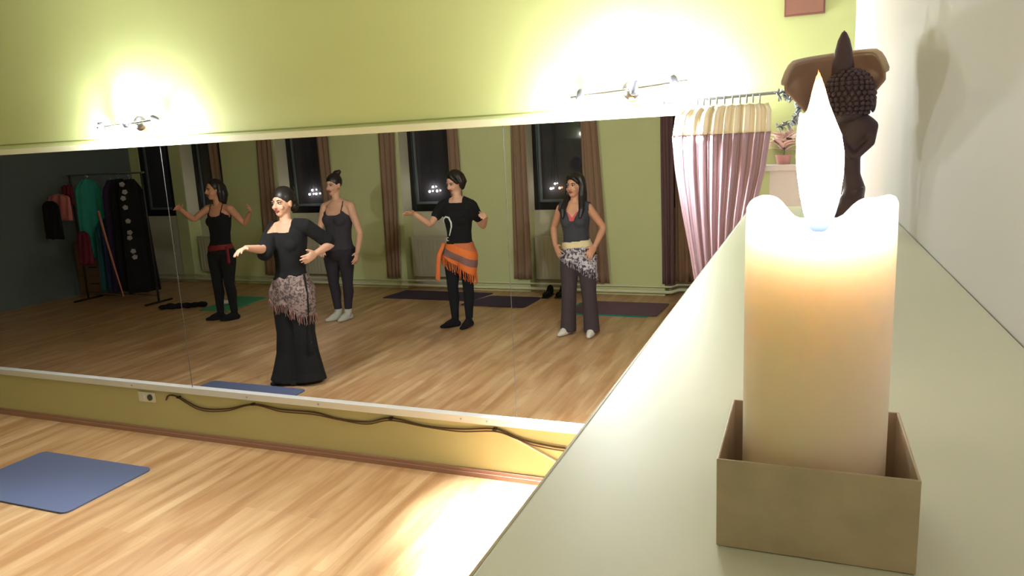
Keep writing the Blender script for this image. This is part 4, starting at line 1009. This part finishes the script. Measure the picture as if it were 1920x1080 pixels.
b = BM(); P.torso(b, 0.021); P.leg(b, 'a', 0.022); P.leg(b, 'b', 0.022)
sg = fuse(b, VX, 5, lambda v: 0.665 - 0.62 * (v.x - 0.02) < v.z < 0.905 + 0.05 * v.x)
sc = obj('hip_scarf', sg, M['scarf_orange'], r, solid=0.004)
obj('fringe', fringe(sg, lambda q: 0.76 - 0.62 * q.x, 0.095, 0.014, 0.0035), M['orange'], sc)
b = BM(); tube(b, [(-0.12, -0.08, 0.89), (-0.165, -0.11, 0.78), (-0.18, -0.115, 0.66), (-0.19, -0.115, 0.54)], [0.020, 0.024, 0.024, 0.028], 10, flat=(V((0, 1, 0)), 0.4))
obj('scarf_tail', b, M['orange'], sc)
b = BM(); P.hair_cap(b, 0.014, 0.014, 0.012)
for a in (-1, 1):
    tube(b, [P.hp(a * 0.066, -0.02, 0.07), P.hp(a * 0.080, -0.02, 0.0), P.hp(a * 0.074, -0.01, -0.05)], [0.028, 0.030, 0.016], 10)
tube(b, [P.hp(0.03, 0.055, 0.095), P.hp(0.055, 0.052, 0.06), P.hp(0.072, 0.03, 0.01)], [0.018, 0.02, 0.016], 10)
tube(b, [P.hp(0, -0.08, 0.04), P.hp(0, -0.10, -0.03), P.hp(0, -0.085, -0.07)], [0.06, 0.058, 0.035], 12)
obj('hair', fuse(b, 0.006, 3), M['hair'], r)

# --- woman in the vest -------------------------------------------------------
p = POSE['vest']
r = thing('person', 'long-haired woman in slate vest, zebra hip scarf and dark trousers, hands on hips', 'person', p['base'], group='women dancing in the mirror')
P = Person(p, hair_yaw=0.3, pitch=-0.05, k=0.95, bust=0.056, foot=((-0.35, -0.95, 0), (0.05, -1, 0)))
P.body(r, M['skin'], {'a': ((0.6, 0.8, 0), (0.6, -0.5, 0.6), 0.12, 0.2), 'b': ((-0.5, 0.8, 0), (-0.7, -0.5, 0.5), 0.12, 0.2)})
P.face(r)
cx = P.S.x
vk = lambda v, g=0.0: v.y < 0.02 and v.z > 1.13 and abs(v.x - cx) < 0.015 + (v.z - 1.13) * 0.42 - g
b = BM(); P.torso(b, 0.010)
garment('vest', r, M['vest'], b, lambda v: 0.84 < v.z < 1.33 and not vk(v) and abs(v.x - cx) < 0.155)
b = BM(); P.torso(b, 0.006)
garment('inner_top', r, M['coral'], b, lambda v: v.y < 0 and 1.10 < v.z < 1.215 and abs(v.x - cx) < 0.09 and not (v.z > 1.165 and abs(v.x - cx) < (v.z - 1.165) * 0.8), 0.002)
b = BM()
for n, s in (('a', -1), ('b', 1)):
    H, K, A = P.J['h' + n], P.J['k' + n], P.J['a' + n]
    tube(b, [H + V((0, 0, 0.04)), lerp(H, K, 0.4), K, lerp(K, A, 0.5), V((A.x, A.y - 0.01, 0.035))], [0.096, 0.090, 0.073, 0.073, 0.080], 20, round_ends=False)
loft(b, [(P.hips + V((0, 0, -0.06)), 0.11, 0.09, 0), (P.hips + V((0, 0.005, 0)), 0.160, 0.108, 0), (P.J['pelvis'] + V((0, 0, 0.05)), 0.138, 0.096, 0)], 24)
garment('trousers', r, M['trouser'], b)
b = BM(); [P.footm(b, n, 0.006) for n in 'ab']
garment('socks', r, M['white_sock'], b, None, 0)
b = BM(); P.torso(b, 0.020); P.leg(b, 'a', 0.022); P.leg(b, 'b', 0.022)
sg = fuse(b, VX, 5, lambda v: 0.700 - 0.55 * (v.x + 0.01) < v.z < 0.885)
sc = obj('hip_scarf', sg, M['zebra'], r, solid=0.004)
obj('fringe', fringe(sg, lambda q: 0.79 - 0.55 * q.x, 0.05, 0.012, 0.0028), M['zebra'], sc)
b = BM(); P.torso(b, 0.025)
garment('sash', r, M['scarf_cream'], b, lambda v: 0.865 + 0.10 * v.x < v.z < 0.935 + 0.10 * v.x, 0.005)
b = BM(); P.hair_cap(b, 0.014, 0.016, 0.012)
for a in (-1, 1):
    tube(b, [P.hp(a * 0.062, 0.0, 0.08), P.hp(a * 0.078, -0.015, 0.0), P.hp(a * 0.078, 0.0, -0.10), V((cx + a * 0.095, -0.085, 1.23)), V((cx + a * 0.085, -0.115, 1.16))], [0.028, 0.032, 0.032, 0.030, 0.014], 10)
tube(b, [P.hp(0, -0.08, 0.04), P.hp(0, -0.10, -0.08), P.hp(0, -0.11, -0.2), P.hp(0, -0.11, -0.3)], [0.06, 0.065, 0.06, 0.03], 12)
tube(b, [P.hp(-0.02, 0.066, 0.085), P.hp(0.03, 0.068, 0.078), P.hp(0.06, 0.04, 0.04)], [0.014, 0.018, 0.016], 10)
obj('hair', fuse(b, 0.006, 3), M['hair'], r)

# ------------------------------------------------------------------ world and view
w = bpy.data.worlds.new('night'); bpy.context.scene.world = w; w.use_nodes = True
w.node_tree.nodes['Background'].inputs[0].default_value = (0.01, 0.012, 0.02, 1); w.node_tree.nodes['Background'].inputs[1].default_value = 0.3
sc_ = bpy.context.scene
sc_.view_settings.view_transform = 'Standard'; sc_.view_settings.look = 'None'; sc_.view_settings.exposure = 1.75; sc_.view_settings.gamma = 1.0; sc_.view_settings.use_curve_mapping = False
